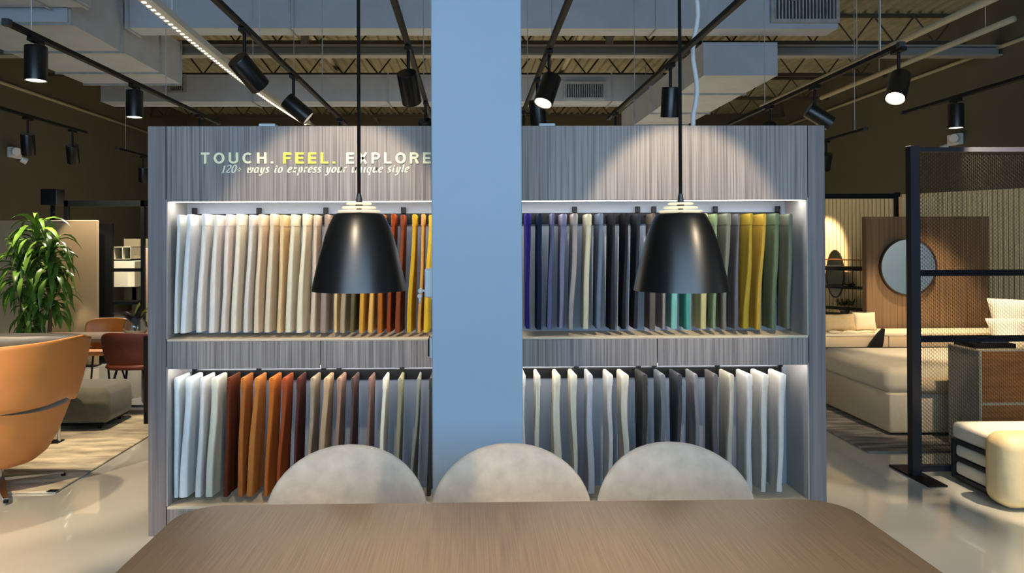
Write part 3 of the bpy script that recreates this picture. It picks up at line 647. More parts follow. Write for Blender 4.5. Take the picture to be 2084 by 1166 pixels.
def pendant(u, label):
    y = 1.78; c = pt(u, 500, y); zt, zb = pt(u, 433, y).z, pt(u, 591, y).z
    t = thing('pendant_lamp', (c.x, y, zb), label, 'pendant lamp', 'black pendant lamps over the table')
    h = zt - zb; k = y / F
    pr = [(0, h - .002), (46 * k, h - .002), (48 * k, h - .003)] + [(r * k, h * f) for f, r in ((.96, 51), (.9, 56), (.82, 62), (.7, 69), (.55, 75.8), (.4, 81.8), (.25, 87.2), (.12, 91.8), (0, 95.5))]
    pr += [((95.5 - 1.2) * k, 0)] + [((r - 2.5) * k, h * f) for f, r in ((.12, 91.5), (.4, 81), (.7, 68), (.9, 54))] + [(0, h - .012)]
    sh = MB().lathe(pr, (c.x, y, zb), 64).build('lamp_shade', blackm, t, True, angle=40)
    for i, (dv, rr) in enumerate(((0, 42), (8, 33), (16, 24))):
        z = pt(u, 431 - dv, y).z
        MB().lathe([(0, 0), (rr * k, 0), ((rr + 2) * k, .002), (rr * k, .005), (0, .005)], (c.x, y, z - .002), 48).build('acrylic_disc', clearg, t, True, angle=40)
    z0 = pt(u, 433, y).z; z1 = pt(u, 404, y).z
    MB().cyl((c.x, y, z0 - .012), (c.x, y, z1), .006, n=12).cyl((c.x, y, z1 - .008), (c.x, y, z1 + .012), .0085, .005, 12).ball((c.x, y, z0 + .018), .009).build('stem', darkmetal, t, True, angle=40)
    MB().cyl((c.x, y, z1), (c.x, y, 5.19), .0042, n=10).build('cord', black, t, True)
    MB().cyl((c.x, y, 5.15), (c.x, y, 5.199), .06, n=24).build('ceiling_rose', black, t, True, angle=40)
    MB().ball((c.x, y, zb + .135), .022).build('bulb', mat('warm_bulb', (255, 220, 170), .4, emit=14), t, True)
    l = bpy.data.lights.new('pendant_glow', 'POINT'); l.energy = 19; l.color = (1, .82, .58); l.shadow_soft_size = .03
    o = bpy.data.objects.new('pendant_glow', l); C.objects.link(o); o.parent = t; o.location = Vector((0, 0, .095))
    return t
pendant(731, 'black cone pendant lamp over the table on the sign side')
pendant(1385.5, 'black cone pendant lamp over the table on the bedroom side')

# ------------------------------------------------------------------ lounge beside the display: armchair, ottoman, rug, plant, dining set
orange = mat('orange_leather', (196, 126, 62), .5, noise=.07, scale=5, bump=.04)
orange2 = mat('orange_leather_chair', (216, 128, 48), .45, noise=.05, scale=5)
brownl = mat('brown_leather', (96, 40, 22), .5)
olivef = mat('olive_lining', (46, 41, 28), .9, noise=.1, scale=30, sheen=.3)
ottof = mat('charcoal_olive_velvet', (92, 90, 76), .85, noise=.12, scale=18, sheen=.5, bump=.05)
rugm = mat('cream_rug', (150, 138, 118), .95, vec=(2.2, 7, 1), scale=1.6, col2=(226, 212, 182), bump=.4, detail=6)
rugg = mat('grey_rug', (62, 60, 58), .95, vec=(1.6, 8, 1), scale=2.0, col2=(150, 144, 136), bump=.4, detail=6)
beige_panel = mat('beige_panel', (156, 136, 108), .7, noise=.02, scale=3)
leafm = mat('leaf_green', (52, 84, 24), .33, noise=.4, scale=5, col2=(104, 140, 52))
trunkm = mat('plant_trunk', (86, 66, 44), .9)
tablewood = mat('dining_wood', (146, 104, 66), .4, vec=(3, 40, 3), scale=1.5, col2=(170, 126, 84))

rg = tag(MB().box((-5.2, 4.63, .0), (-2.58, 6.66, .014), .004, 1).build('rug', rugm, None, loc=(-3.9, 5.9, 0)), 'pale cream streaked rug under the orange armchair', 'rug')
pbox('corner_tag', (-2.63, 4.62, .0142), (-2.575, 4.66, .0165), black, rg)

ax, ay = -2.985, 4.72
ac = thing('swivel_armchair', (ax, ay, .0145), 'orange leather tub armchair seen from behind, on a polished star base', 'armchair')
def tubring(hw, yn, yf, z, n=56, dz=0.0, ins=0.0, far=0.0):
    P = []
    for k in range(n):
        a = 2 * PI * k / n; c, s = math.cos(a), math.sin(a)
        x = (hw - ins) * math.copysign(abs(c) ** .85, c)
        y = -(yn - ins) * abs(s) ** .95 if s < 0 else (yf - ins) * abs(s) ** .6
        P.append(Vector((ax + x, ay + y, z + dz * max(0, -s) ** 1.5 - far * max(0, s) ** .5)))
    return P
lower = [(.06, .06, .06, .172), (.2, .21, .14, .178), (.262, .28, .2, .23), (.315, .335, .25, .33), (.36, .385, .28, .45), (.395, .42, .3, .545), (.408, .430, .3, .60)]
MB().loops([tubring(a, b, c, z) for a, b, c, z in lower]).build('lower_shell', orange, ac, True)
up = [(.405, .425, .29, .566), (.418, .440, .30, .566), (.436, .456, .31, .60), (.475, .485, .31, .72), (.505, .51, .30, .85), (.53, .525, .29, .95), (.535, .527, .285, .972), (.525, .517, .275, .975), (.505, .495, .255, .955), (.47, .46, .24, .80), (.42, .41, .22, .6)]
us = MB().loops([tubring(a, b, c, z, dz=-.018, far=.05) for a, b, c, z in up], cap=False).build('upper_shell', orange, ac, True)
lining = [(.513, .503, .262, .955), (.49, .48, .25, .86), (.455, .445, .235, .72), (.42, .41, .22, .56), (.38, .37, .2, .52), (.1, .1, .05, .53)]
MB().loops([tubring(a, b, c, z, dz=-.018) for a, b, c, z in lining]).build('lining', olivef, ac, True)
MB().cyl((ax, ay, .06), (ax, ay, .176), .025, n=20).build('column_post', chrome, ac, True, angle=40)
for k in range(4):
    a = math.radians(38 + 90 * k); e = Vector((ax + .36 * math.cos(a), ay + .36 * math.sin(a), .03)); m_ = Vector((ax, ay, .062))
    w = Vector((-math.sin(a), math.cos(a), 0))
    mb = MB(); mb.loops([[m_ + w * .03 + Vector((0, 0, .0)), m_ - w * .03, m_ - w * .03 + Vector((0, 0, .018)), m_ + w * .03 + Vector((0, 0, .018))], [e + w * .014, e - w * .014, e - w * .014 + Vector((0, 0, .01)), e + w * .014 + Vector((0, 0, .01))]])
    lg = mb.build('leg', chrome, ac)
    MB().cyl((e.x, e.y, .0146), (e.x, e.y, .032), .014, n=12).build('foot_glide', black, lg, True, angle=40)

ot = thing('ottoman', (-3.34, 6.45, .0142), 'low charcoal olive velvet ottoman on the cream rug', 'ottoman')
MB().box((-3.68, 6.12, .06), (-2.99, 6.62, .36), .07, 5).build('cushion', ottof, ot, True)
MB().box((-3.66, 6.14, .05), (-3.03, 6.60, .075), .01, 1).build('frame', black, ot)
for x in (-3.6, -3.09):
    for y in (6.2, 6.54): MB().cyl((x, y, .0142), (x, y, .06), .014, n=10).build('leg', black, ot, True, angle=40)

sp = fl(120, 903); st = thing('side_table', (sp.x - .13, sp.y, .0142), 'small side table with a polished leg, mostly hidden by the armchair', 'side table')
MB().cyl((sp.x, sp.y, .02), (sp.x, sp.y, .40), .013, n=12).build('leg', chrome, st, True, angle=40)
MB().cyl((sp.x - .13, sp.y, .40), (sp.x - .13, sp.y, .415), .16, n=32).build('table_top', black, st, True, angle=40)
MB().box((sp.x - .2, sp.y - .05, .0142), (sp.x + .02, sp.y + .05, .022), .003, 1).build('foot_plate', black, st)

# dining table and its three orange / brown chairs
dt = thing('dining_table', (-3.55, 7.23, 0), 'low wooden dining table behind the lounge armchair', 'table')
MB().prismz(rrect(-4.25, 6.95, -2.86, 7.5, .08), .63, .66).build('tabletop', tablewood, dt)
for x in (-3.95, -3.16): MB().cyl((x, 7.25, .02), (x, 7.25, .63), .045, n=20).cyl((x, 7.25, .0), (x, 7.25, .02), .2, n=28).build('pedestal', mat('grey_pedestal', (110, 112, 108), .5), dt, True, angle=40)
def shell_chair(cx, cy, rz, m, label, w=.46, ht=.755):
    t = thing('shell_chair', (cx, cy, 0), label, 'chair', 'leather shell chairs around the lounge table')
    R = Matrix.Translation((cx, cy, 0)) @ Matrix.Rotation(rz, 4, 'Z')
    def T(r): return [[R @ p for p in q] for q in r]
    # back: rounded sheet, local +y is where the sitter looks
    rows = []; N = 36; hz = (ht - .44) / 2; zc = .44 + hz
    for s, dy in ((.02, 0), (.5, 0), (.92, 0), (.985, .006), (1, .013), (.985, .02), (.92, .026), (.5, .026), (.02, .026)):
        P = []
        for k in range(N):
            a = 2 * PI * k / N; c, si = math.cos(a), math.sin(a)
            x = w / 2 * s * math.copysign(abs(c) ** .5, c); z = hz * s * math.copysign(abs(si) ** .5, si)
            x *= 1 + .10 * z / hz
            P.append(Vector((x, -.21 + 1.3 * x * x - .18 * z + dy, zc + z)))
        rows.append(P)
    MB().loops(T(rows)).build('backrest', m, t, True)
    rows = []
    for s, z in ((.02, .41), (.9, .41), (1, .43), (.97, .452), (.85, .458), (.02, .45)):
        rows.append([Vector((w * .49 * s * math.copysign(abs(math.cos(a)) ** .6, math.cos(a)), .02 + .22 * s * math.copysign(abs(math.sin(a)) ** .6, math.sin(a)), z)) for a in [2 * PI * k / 36 for k in range(36)]])
    MB().loops(T(rows)).build('seat', m, t, True)
    for sx in (-1, 1):
        for sy in (-1, 1):
            a = R @ Vector((sx * .12, .02 + sy * .1, .41)); b = R @ Vector((sx * .2, .02 + sy * .19, 0))
            MB().cyl(a, b, .011, .009, 10).build('leg', black, t, True, angle=40)
    return t
shell_chair(-3.10, 6.98 - .12, 0, brownl, 'dark red-brown leather shell chair turned away, beside the cabinet side')
shell_chair(-3.86, 7.78, PI, orange2, 'orange leather shell chair on the far side of the lounge table')
vs = thing('glass_vase', (-3.22, 7.15, .66), 'round clear glass vase with dark leaves on the lounge table', 'vase')
glass = mat('clear_glass', (240, 244, 242), .03, trans=.95)
MB().lathe([(.0, .0), (.06, .0), (.095, .03), (.11, .08), (.10, .13), (.07, .17), (.06, .19), (.054, .19), (.064, .168), (.093, .13), (.103, .08), (.09, .034), (.055, .006), (0, .006)], (-3.22, 7.15, .66), 32).build('vase_body', glass, vs, True)

def leaf(bm, base, d, L, w, droop, roll=0.0, seg=6):
    """one lance-shaped leaf arching from base along d"""
    d = Vector(d).normalized(); side = d.cross(Vector((0, 0, 1)))
    side = side.normalized() if side.length > .05 else Vector((1, 0, 0))
    rows = []; p = Vector(base); dv = d.copy()
    for i in range(seg + 1):
        f = i / seg; ww = w * (math.sin(PI * min(1, f * .93 + .07)) ** .8) * (1 - .25 * f)
        n = side.cross(dv).normalized()
        sd = (side * math.cos(roll) + n * math.sin(roll))
        rows.append((p - sd * ww + n * ww * .35, p.copy(), p + sd * ww + n * ww * .35))
        p = p + dv * (L / seg); dv = (dv + Vector((0, 0, -droop / seg))).normalized()
    vs_ = [[bm.verts.new(q) for q in r] for r in rows]
    for a, b in zip(vs_, vs_[1:]):
        for k in range(2): bm.faces.new((a[k], a[k + 1], b[k + 1], b[k]))
vl = MB(); r2 = random.Random(3)
for k in range(16):
    a = r2.uniform(0, 6.28); leaf(vl.bm, (-3.22, 7.15, .74), (.6 * math.cos(a), .6 * math.sin(a), 1), r2.uniform(.16, .3), r2.uniform(.018, .03), r2.uniform(.3, 1.4))
vl.build('foliage', mat('dark_leaf', (52, 44, 40), .5), vs, True)
vl = MB(); leaf(vl.bm, (-3.2, 7.14, .78), (.5, -.1, 1), .28, .03, 1.3); leaf(vl.bm, (-3.2, 7.14, .78), (.2, -.3, 1), .26, .028, 1.0)
vl.build('leaf_sprig', mat('lime_leaf', (190, 196, 80), .5), vs, True)

pxc, pyc = -4.80, 8.35
pl = thing('potted_plant', (pxc, pyc, 0), 'tall leafy green potted plant in front of the beige panel', 'potted plant')
MB().lathe([(0, 0), (.15, 0), (.17, .02), (.2, .36), (.19, .36), (.17, .33), (0, .33)], (pxc, pyc, 0), 32).build('pot', mat('dark_pot', (50, 48, 46), .6), pl, True, angle=40)
fo = MB(); r3 = random.Random(11)
heads = [((-.06, 0), 1.74, .40), ((.14, -.06), 1.5, .40), ((-.2, -.08), 1.36, .40), ((.08, .05), 1.1, .36), ((-.08, -.1), .9, .28)]
for (hx, hy), hz, rr in heads:
    MB().tube([(pxc + hx * .6, pyc + hy * .6, .3), (pxc + hx * .9, pyc + hy * .9, hz * .6), (pxc + hx, pyc + hy, hz)], [.02, .016, .01], 8).build('stem', trunkm, pl, True)
    for k in range(46):
        a = k * 2.39996 + r3.uniform(-.3, .3); f = k / 46
        el = 1.25 - 1.55 * (1 - f) + r3.uniform(-.2, .2)
        leaf(fo.bm, (pxc + hx, pyc + hy, hz - .34 * (1 - f)), (math.cos(a) * math.cos(el), math.sin(a) * math.cos(el), math.sin(el) + .25), rr * r3.uniform(.85, 1.2), r3.uniform(.028, .044), r3.uniform(2.4, 4.4), r3.uniform(-.4, .4))
fo.build('foliage', leafm, pl, True)

# partitions behind the plant
bp_ = thing('partition_panel', (pt(85, 600, 9.4).x, 9.4, 0), 'tall beige free-standing panel behind the green plant', 'panel')
a = pt(-60, 449, 9.4); b = pt(197, 453, 9.4)
pbox('panel_board', (a.x, 9.4, .02), (b.x, 9.46, a.z), beige_panel, bp_, .004, 1)
pbox('base_plate', (a.x, 9.34, 0), (b.x, 9.52, .02), black, bp_)
pf = thing('black_frame', (pt(210, 600, 9.6).x, 9.7, 0), 'tall black metal open frame behind the beige panel', 'frame')
def pole(u0, u1, v0, y, par, name='post', dy=.05, zb_=0.0, m=black): return pbox(name, (ux(u0, v0, y), y, zb_), (ux(u1, v0, y), y + dy, pt(u0, v0, y).z), m, par)
pole(130, 138, 408, 9.6, pf); pole(286, 293, 408, 9.6, pf); pole(200, 228, 455, 9.62, pf, 'dark_infill')
pbox('top_rail', (ux(130, 410, 9.6), 9.6, pt(200, 420, 9.6).z), (ux(293, 410, 9.6), 9.65, pt(200, 408, 9.6).z), black, pf)
pbox('top_rail', (ux(286, 410, 9.6), 9.65, pt(200, 420, 9.6).z), (ux(293, 410, 9.6), 12, pt(200, 408, 9.6).z), black, pf)
for v in (549, 616): pbox('cross_rail', (ux(228, v, 9.6), 9.6, pt(230, v + 4, 9.6).z), (ux(288, v, 9.6), 9.63, pt(230, v - 3, 9.6).z), black, pf)
wb_ = thing('wall_cabinet', (ux(253, 560, 10), 10, 1.2), 'small cream wall box behind the black frame', 'wall cabinet')
a = pt(231, 584, 10); b = pt(274, 531, 10)
pbox('box_body', (a.x, 10, a.z), (b.x, 10.3, b.z), mat('cream_lacquer', (214, 206, 184), .6), wb_, .004, 1)
pbox('wall_plate', (a.x, 10.3, a.z - .2), (b.x + .1, 10.34, b.z + .3), olive, wb_)
pbox('floor_post', ((a.x + b.x) / 2 - .03, 10.3, 0), ((a.x + b.x) / 2 + .03, 10.34, a.z), olive, wb_)
fr = MB(); a = pt(232, 528, 10.02); b = pt(268, 502, 10.02); e = .008
for p, q in (((a.x, a.z), (b.x, a.z + e)), ((a.x, b.z - e), (b.x, b.z)), ((a.x, a.z), (a.x + e, b.z)), ((b.x - e, a.z), (b.x, b.z)), (((a.x + b.x) / 2, a.z), ((a.x + b.x) / 2 + e, b.z))): fr.box((p[0], 10.0, p[1]), (q[0], 10.3, q[1]))
fr.build('wire_frame', mat('pale_wire', (190, 184, 160), .5), wb_)
spk = thing('loudspeaker', (ux(97, 395, 9.55), 9.6, 0), 'black box loudspeaker on a slim post above the plant', 'loudspeaker')
a = pt(82, 417, 9.55); b = pt(115, 384, 9.55)
pbox('speaker_box', (a.x, 9.55, a.z), (b.x, 9.75, b.z), black, spk, .01); pbox('post', ((a.x + b.x) / 2 - .02, 9.63, 0), ((a.x + b.x) / 2 + .02, 9.67, a.z), black, spk)
pk = thing('partition_panel', (ux(300, 560, 9.9), 9.9, 0), 'narrow pale pinkish panel squeezed between black frame and cabinet', 'panel')
pbox('panel_board', (ux(294, 560, 9.9), 9.9, 0), (ux(330, 560, 9.9), 9.96, pt(294, 505, 9.9).z), mat('pinkish_panel', (196, 170, 150), .7), pk, .004, 1)
pst = fl(297, 866); bs = thing('floor_stand', (pst.x, pst.y, 0), 'slim black floor stand with a flat foot beside the cabinet side', 'stand')
pbox('post', (pst.x - .02, pst.y, .012), (pst.x + .03, pst.y + .03, .76), black, bs); pbox('foot', (pst.x - .17, pst.y - .03, 0), (pst.x + .03, pst.y + .06, .012), black, bs)

# ------------------------------------------------------------------ bedroom set: mesh screen, bench, bed, desk, panels, mirrors
navyblack = mat('navy_black_metal', (20, 22, 32), .4)
my = 4.8
ms = thing('mesh_screen', (3.4, my, 0), 'tall black metal mesh screen standing beside the cream bench', 'screen')
xa, xb = ux(1850, 640, my), ux(1869, 640, my); xe = 4.75; ztp = pt(1860, 297, my).z; zr = pt(1950, 304, my).z
pbox('post', (xa, my - .03, .012), (xb, my + .03, ztp), navyblack, ms, .003, 1); pbox('post', (xe, my - .03, .012), (xe + .06, my + .03, ztp), navyblack, ms, .003, 1)
for x in ((xa + xb) / 2, xe + .03): pbox('foot_plate', (x - .045, my - .22, 0), (x + .075, my + .22, .012), black, ms)
pbox('top_rail', (xb, my - .02, zr - .018), (xe, my + .02, zr + .012), navyblack, ms)
zbr = pt(1900, 950, my).z; pbox('bottom_rail', (xb, my - .02, zbr - .025), (xe, my + .02, zbr + .015), navyblack, ms)
for v in (555, 689): z = pt(1950, v, my + .04).z; pbox('cross_rail', (xb, my + .018, z - .02), (xe, my + .045, z + .02), navyblack, ms)
mm = MB(); bm = mm.bm; pit = .0140; vp = .0125; n = int((xe - xb) / pit); zz0, zz1 = zbr + .015, zr - .018; nz = int((zz1 - zz0) / vp)
for k in range(n + 1):
    x0_ = xb + k * pit; prev = None
    for j in range(nz + 1):
        z = zz0 + (zz1 - zz0) * j / nz; dx = pit * .5 * (1 if (j + k) % 2 else 0) * 1.0
        w = .0034
        q = [bm.verts.new((min(xe, max(xb, x0_ + dx + s * w)), my + yy, z)) for s, yy in ((-1, -.003), (1, .003))]
        if prev: bm.faces.new((prev[0], prev[1], q[1], q[0]))
        prev = q
mm.build('mesh_panel', mat('mesh_metal', (24, 22, 20), .6, spec=.2), ms)

creaml = mat('cream_leather', (232, 204, 152), .5, noise=.05, scale=5, vec=(1, 1, 2.2), bump=.35)
whitef = mat('white_upholstery', (226, 218, 200), .8, noise=.03, scale=30)
bx0, by0, by1 = 3.135, 4.37, 4.768
bn = thing('bench', (3.6, 4.58, 0), 'cream upholstered bench with two rolled cushions inside its dark metal frame', 'bench')
MB().box((bx0, by0, .262), (4.6, by1, .372), .03, 4).build('seat_cushion', whitef, bn, True)
fm = MB()
for z in (.238, .012): fm.box((bx0, by0, z), (4.6, by1, z + .024))
fm.build('frame', darkmetal, bn)
for y in (by0, by1 - .025): pbox('frame_upright', (bx0, y, .036), (bx0 + .025, y + .025, .238), darkmetal, bn)
pbox('divider', (bx0 + .004, by0 + .025, .128), (4.6, by1 - .025, .15), darkmetal, bn)
for z, l in ((.153, 'upper'), (.037, 'lower')): MB().box((bx0 + .003, by0 + .028, z), (4.55, by1 - .03, z + .088 - (.008 if z > .1 else 0)), .026, 4).build('roll_cushion', whitef, bn, True)
lc = tag(MB().box((3.035, 4.13, .004), (4.3, 4.36, .43), .085, 7).build('leather_cushion', creaml, None, True, loc=(3.7, 4.25, 0)), 'plump cream leather cushion leaning on the front of the bench', 'cushion')

rug2 = tag(MB().box((2.90, 5.33, 0), (6.4, 6.93, .012), .003, 1).build('rug', rugg, None, loc=(4.6, 7, 0)), 'grey streaked rug under the bed', 'rug')
bedf = mat('greige_bed_linen', (196, 182, 154), .9, noise=.04, scale=12, sheen=.3, bump=.03); bedb = mat('bed_base_fabric', (186, 172, 148), .9, noise=.04, scale=40)
bed = thing('bed', (4.4, 6.35, .012), 'wide low bed with greige cover and upholstered base on the grey rug', 'bed')
MB().box((3.3, 5.75, .03), (5.6, 6.9, .345), .02, 3).build('bed_base', bedb, bed, True)
pbox('plinth', (3.36, 5.82, .012), (5.56, 6.86, .03), black, bed)
MB().box((3.285, 5.76, .335), (5.6, 6.91, .545), .07, 5).build('mattress', bedf, bed, True)
ft = MB().box((3.45, 5.70, .34), (5.3, 6.0, .47), .06, 4).build('folded_throw', mat('sand_throw', (186, 164, 128), .9, noise=.08, scale=20, bump=.06), bed, True)

dk_ = thing('desk', (4.4, 7.1, 0), 'pale desk with drawers in front of the wooden mirror panel', 'desk')
pbox('desk_top', (3.3, 6.95, .645), (5.3, 7.35, .665), mat('pale_desk', (226, 210, 176), .5), dk_)
for a, b in ((3.32, 3.98), (3.99, 4.65), (4.66, 5.28)):
    dr = pbox('drawer', (a, 6.96, .535), (b, 7.34, .64), mat('pale_drawer', (222, 196, 156), .5), dk_, .003, 1)
pbox('under_rail', (3.32, 6.97, .50), (5.28, 7.33, .532), black, dk_)
for x in (3.34, 5.22):
    for y in (6.98, 7.3): pbox('leg', (x, y, .0), (x + .03, y + .03, .50), black, dk_)
pw = mat('walnut_panel', (96, 72, 46), .55, vec=(26, 3, .7), scale=1.4, col2=(124, 96, 64), detail=5)
wp = thing('wood_panel', (4.57, 7.45, 0), 'tall walnut panel holding the round mirror', 'panel')
za = pt(1800, 441, 7.42).z; x0_, x1_ = ux(1763, 560, 7.42), ux(2014, 560, 7.42); nn = 4
for k in range(nn): pbox('panel_board', (x0_ + (x1_ - x0_) * k / nn + .001, 7.42, .0), (x0_ + (x1_ - x0_) * (k + 1) / nn - .001, 7.5, za), pw, wp)
mirm = mat('mirror_glass', (215, 216, 210), .12, metal=1)
mc = pt(1848, 543, 7.4); mrad = 59 * 7.4 / F
mi = thing('round_mirror', (mc.x, 7.42, mc.z - mrad), 'large round mirror with thin dark rim on the walnut panel', 'mirror')
MB().cyl((mc.x, 7.392, mc.z), (mc.x, 7.405, mc.z), mrad - .012, n=72).build('mirror_glass', mirm, mi, True, angle=40)
def ring(cx, cz, ra, rb, prof, n, M=None):
    """rim swept round an ellipse in the x-z plane; prof = (inset, y)"""
    rows = [[Vector((cx + (ra - q) * math.cos(2 * PI * k / n), y, cz + (rb - q) * math.sin(2 * PI * k / n))) for k in range(n)] for q, y in prof]
    if M is not None: rows = [[M @ p for p in r] for r in rows]
    return MB().loops(rows, cap=False)
ring(mc.x, mc.z, mrad, mrad, ((.013, 7.392), (.013, 7.384), (0, 7.384), (0, 7.42), (.013, 7.42)), 72).build('rim', mat('dark_bronze', (46, 28, 20), .4), mi)
slat = mat('slatted_cream', (222, 196, 146), .65)
A = Vector((pt(1660, 560, 10.7).x, 10.7, 0)); B = Vector((pt(2200, 560, 8.2).x, 8.2, 0)); zs = 2.165
sw = thing('slatted_panel', ((A.x + B.x) / 2, (A.y + B.y) / 2, 0), 'long cream slatted wall panel behind the bedroom set', 'panel')
dAB = (B - A).normalized(); nrm = Vector((dAB.y, -dAB.x, 0)); LN = (B - A).length; slm = MB(); k = 0.0
RM = Matrix(((dAB.x, -nrm.x, 0, A.x), (dAB.y, -nrm.y, 0, A.y), (0, 0, 1, 0), (0, 0, 0, 1)))
while k < LN: slm.box((k, -.02, .0), (k + .045, .0, zs), M=RM); k += .055
slm.build('slats', slat, sw)
MB().box((0, 0, 0), (LN, .05, zs), M=RM).build('backing', mat('slat_backing', (160, 136, 92), .7), sw)
def on_slats(u, v):
    d = ray(u, v); m_ = d.x / d.y; t = (m_ * A.y - A.x) / (dAB.x - m_ * dAB.y); y = A.y + t * dAB.y
    return t, EYE + d.z / d.y * y
t, z = on_slats(1702, 557); tr_ = (on_slats(1718, 557)[0] - on_slats(1685, 557)[0]) / 2; zr_ = (on_slats(1700, 510)[1] - on_slats(1700, 604)[1]) / 2
pm_ = RM @ Vector((t, -.03, z - zr_))
ov = thing('oval_mirror', pm_, 'slim oval mirror on the slatted panel beside the cabinet', 'mirror')
ring(t, z, tr_, zr_, ((.004, -.034), (.004, -.04), (-.012, -.04), (-.012, -.021), (.004, -.021)), 48, RM).build('rim', MATS['dark_bronze'], ov)
om_ = MB(); om_.loops([[RM @ Vector((t + (tr_ - .002) * math.cos(a), yy, z + (zr_ - .002) * math.sin(a))) for a in [2 * PI * k / 48 for k in range(48)]] for yy in (-.034, -.022)]).build('mirror_glass', mirm, ov)
su = thing('shelf_unit', RM @ Vector((t, -.1, 0)), 'thin black shelves on the slatted panel, in front of the oval mirror', 'shelves')
ta, tb_ = on_slats(1660, 600)[0], on_slats(1800, 600)[0]
for v, h in ((545, .055), (583, .03), (624, .04), (637, .014)):
    z = on_slats(1720, v)[1]; MB().box((ta, -.30, z - h / 2), (tb_, -.06 if v != 624 else -.27, z + h / 2), M=RM).build('shelf_board', black, su)
z = on_slats(1720, 528)[1]; MB().cyl(RM @ Vector((ta, -.2, z)), RM @ Vector((tb_, -.2, z)), .008, n=8).build('copper_rod', mat('copper', (150, 90, 60), .35, metal=.8), su)
for q in (ta, tb_ - .03): MB().box((q, -.06, 0), (q + .03, -.022, on_slats(1720, 520)[1]), M=RM).build('upright', black, su)
t, _ = on_slats(1732, 620); z = on_slats(1720, 637)[1] + .008
p = RM @ Vector((t, -.18, z)); pv = thing('potted_plant', p, 'small grey pot with a bushy flower plant on the black shelves', 'potted plant')
zs0 = on_slats(1720, 624)[1] + .02 - z
MB().lathe([(0, 0), (.05, 0), (.075, .075), (.07, .075), (0, .07)], p, 20).build('pot', mat('grey_pot', (120, 116, 96), .7), pv, True, angle=40)
fl_ = MB()
for k in range(60):
    a = r3.uniform(0, 6.28); e = r3.uniform(.2, 1.4); leaf(fl_.bm, p + Vector((r3.uniform(-.1, .1), r3.uniform(-.03, .03), zs0 + .01)), (math.cos(a), .3 * math.sin(a), e), r3.uniform(.07, .14), .012, .4, 0, 3)
fl_.build('foliage', mat('dry_leaf', (112, 104, 60), .7), pv)
t, _ = on_slats(1746, 578); z = on_slats(1720, 583)[1] + .0165; p = RM @ Vector((t, -.18, z))
fg = thing('ornament', p, 'small dark branching ornament on the black shelf', 'ornament')
MB().ball(p + Vector((0, 0, .022)), .022, 12, (2.6, 1, 1)).tube([p + Vector((-.05, 0, .02)), p + Vector((-.1, 0, .035)), p + Vector((-.12, 0, .06))], [.009, .007, .003], 6).tube([p + Vector((0, 0, .03)), p + Vector((.02, 0, .06))], [.01, .004], 6).build('ornament_body', MATS['dark_leaf'], fg, True)

ds = thing('dresser', (4.0, 5.35, .012), 'wooden dresser with grey side standing behind the mesh screen', 'dresser')
fx, fy = pt(1995, 760, 5.15).x, 5.15; ztd = pt(1995, 712, fy).z
pbox('carcass', (fx, fy + .012, .03), (4.9, 5.5, ztd - .012), mat('grey_lacquer', (142, 136, 122), .6), ds)
pbox('top_board', (fx - .004, fy, ztd - .012), (4.904, 5.5, ztd), mat('pale_edge', (206, 190, 158), .5), ds)
pbox('edge_strip', (fx - .004, fy, .03), (fx + .012, fy + .012, ztd - .012), MATS['pale_edge'], ds)
zsp = pt(2040, 822, fy).z; dw = mat('dresser_wood', (164, 102, 52), .45, vec=(3, 3, 30), scale=1.5, col2=(188, 126, 72))
pbox('drawer', (fx + .014, fy, zsp + .01), (4.9, fy + .012, ztd - .016), dw, ds); pbox('drawer', (fx + .014, fy, .04), (4.9, fy + .012, zsp - .01), dw, ds)
pbox('shadow_gap_trim', (fx + .014, fy - .001, zsp - .009), (4.9, fy + .012, zsp + .009), MATS['pale_edge'], ds)
for x in (fx + .03, 4.84): pbox('leg', (x, fy + .05, .012), (x + .04, fy + .3, .03), black, ds)
ty = thing('tray', (fx + .12, 5.3, ztd), 'dark tray with a grey cloth lying on the dresser', 'tray')
MB().box((fx - .0, 5.2, ztd), (fx + .3, 5.44, ztd + .035), .008, 2).build('tray_body', black, ty, True, angle=40)
MB().box((fx + .06, 5.22, ztd + .036), (fx + .27, 5.42, ztd + .065), .014, 3).build('folded_cloth', mat('grey_cloth', (130, 132, 138), .9), ty, True)

def pillow(c, w, h, th2, rz, tilt, m, label, group=None):
    M = Matrix.Translation(c) @ Matrix.Rotation(rz, 4, 'Z') @ Matrix.Rotation(tilt, 4, 'X'); N = 16; mb = MB(); bm = mb.bm
    G = {}
    for s in (1, -1):
        for i in range(N + 1):
            for j in range(N + 1):
                u, v = i / N * 2 - 1, j / N * 2 - 1; e = max(0, (1 - u ** 4) * (1 - v ** 4)) ** .55
                x = u * w / 2 * (1 - .06 * (1 - abs(v)) * abs(u)); z = v * h / 2 * (1 - .06 * (1 - abs(u)) * abs(v))
                if (abs(i * 2 - N) == N or abs(j * 2 - N) == N) and s < 0: G[s, i, j] = G[1, i, j]; continue
                G[s, i, j] = bm.verts.new(M @ Vector((x, s * th2 / 2 * e, z)))
        for i in range(N):
            for j in range(N):
                q = [G[s, i, j], G[s, i + 1, j], G[s, i + 1, j + 1], G[s, i, j + 1]]
                bm.faces.new(q if s < 0 else q[::-1])
    return tag(mb.build('cushion', m, None, True, loc=Vector(c) - Vector((0, 0, h / 2))), label, 'cushion', group)
linen = mat('linen_cushion', (206, 190, 158), .9, noise=.05, scale=30); linen2 = mat('khaki_linen_cushion', (170, 150, 112), .9, noise=.05, scale=30)
pillow(Vector((ux(1708, 665, 7.15), 7.15, .665 + .085)), .34, .17, .09, .1, -.25, linen2, 'khaki linen cushion on the pale desk under the shelves')
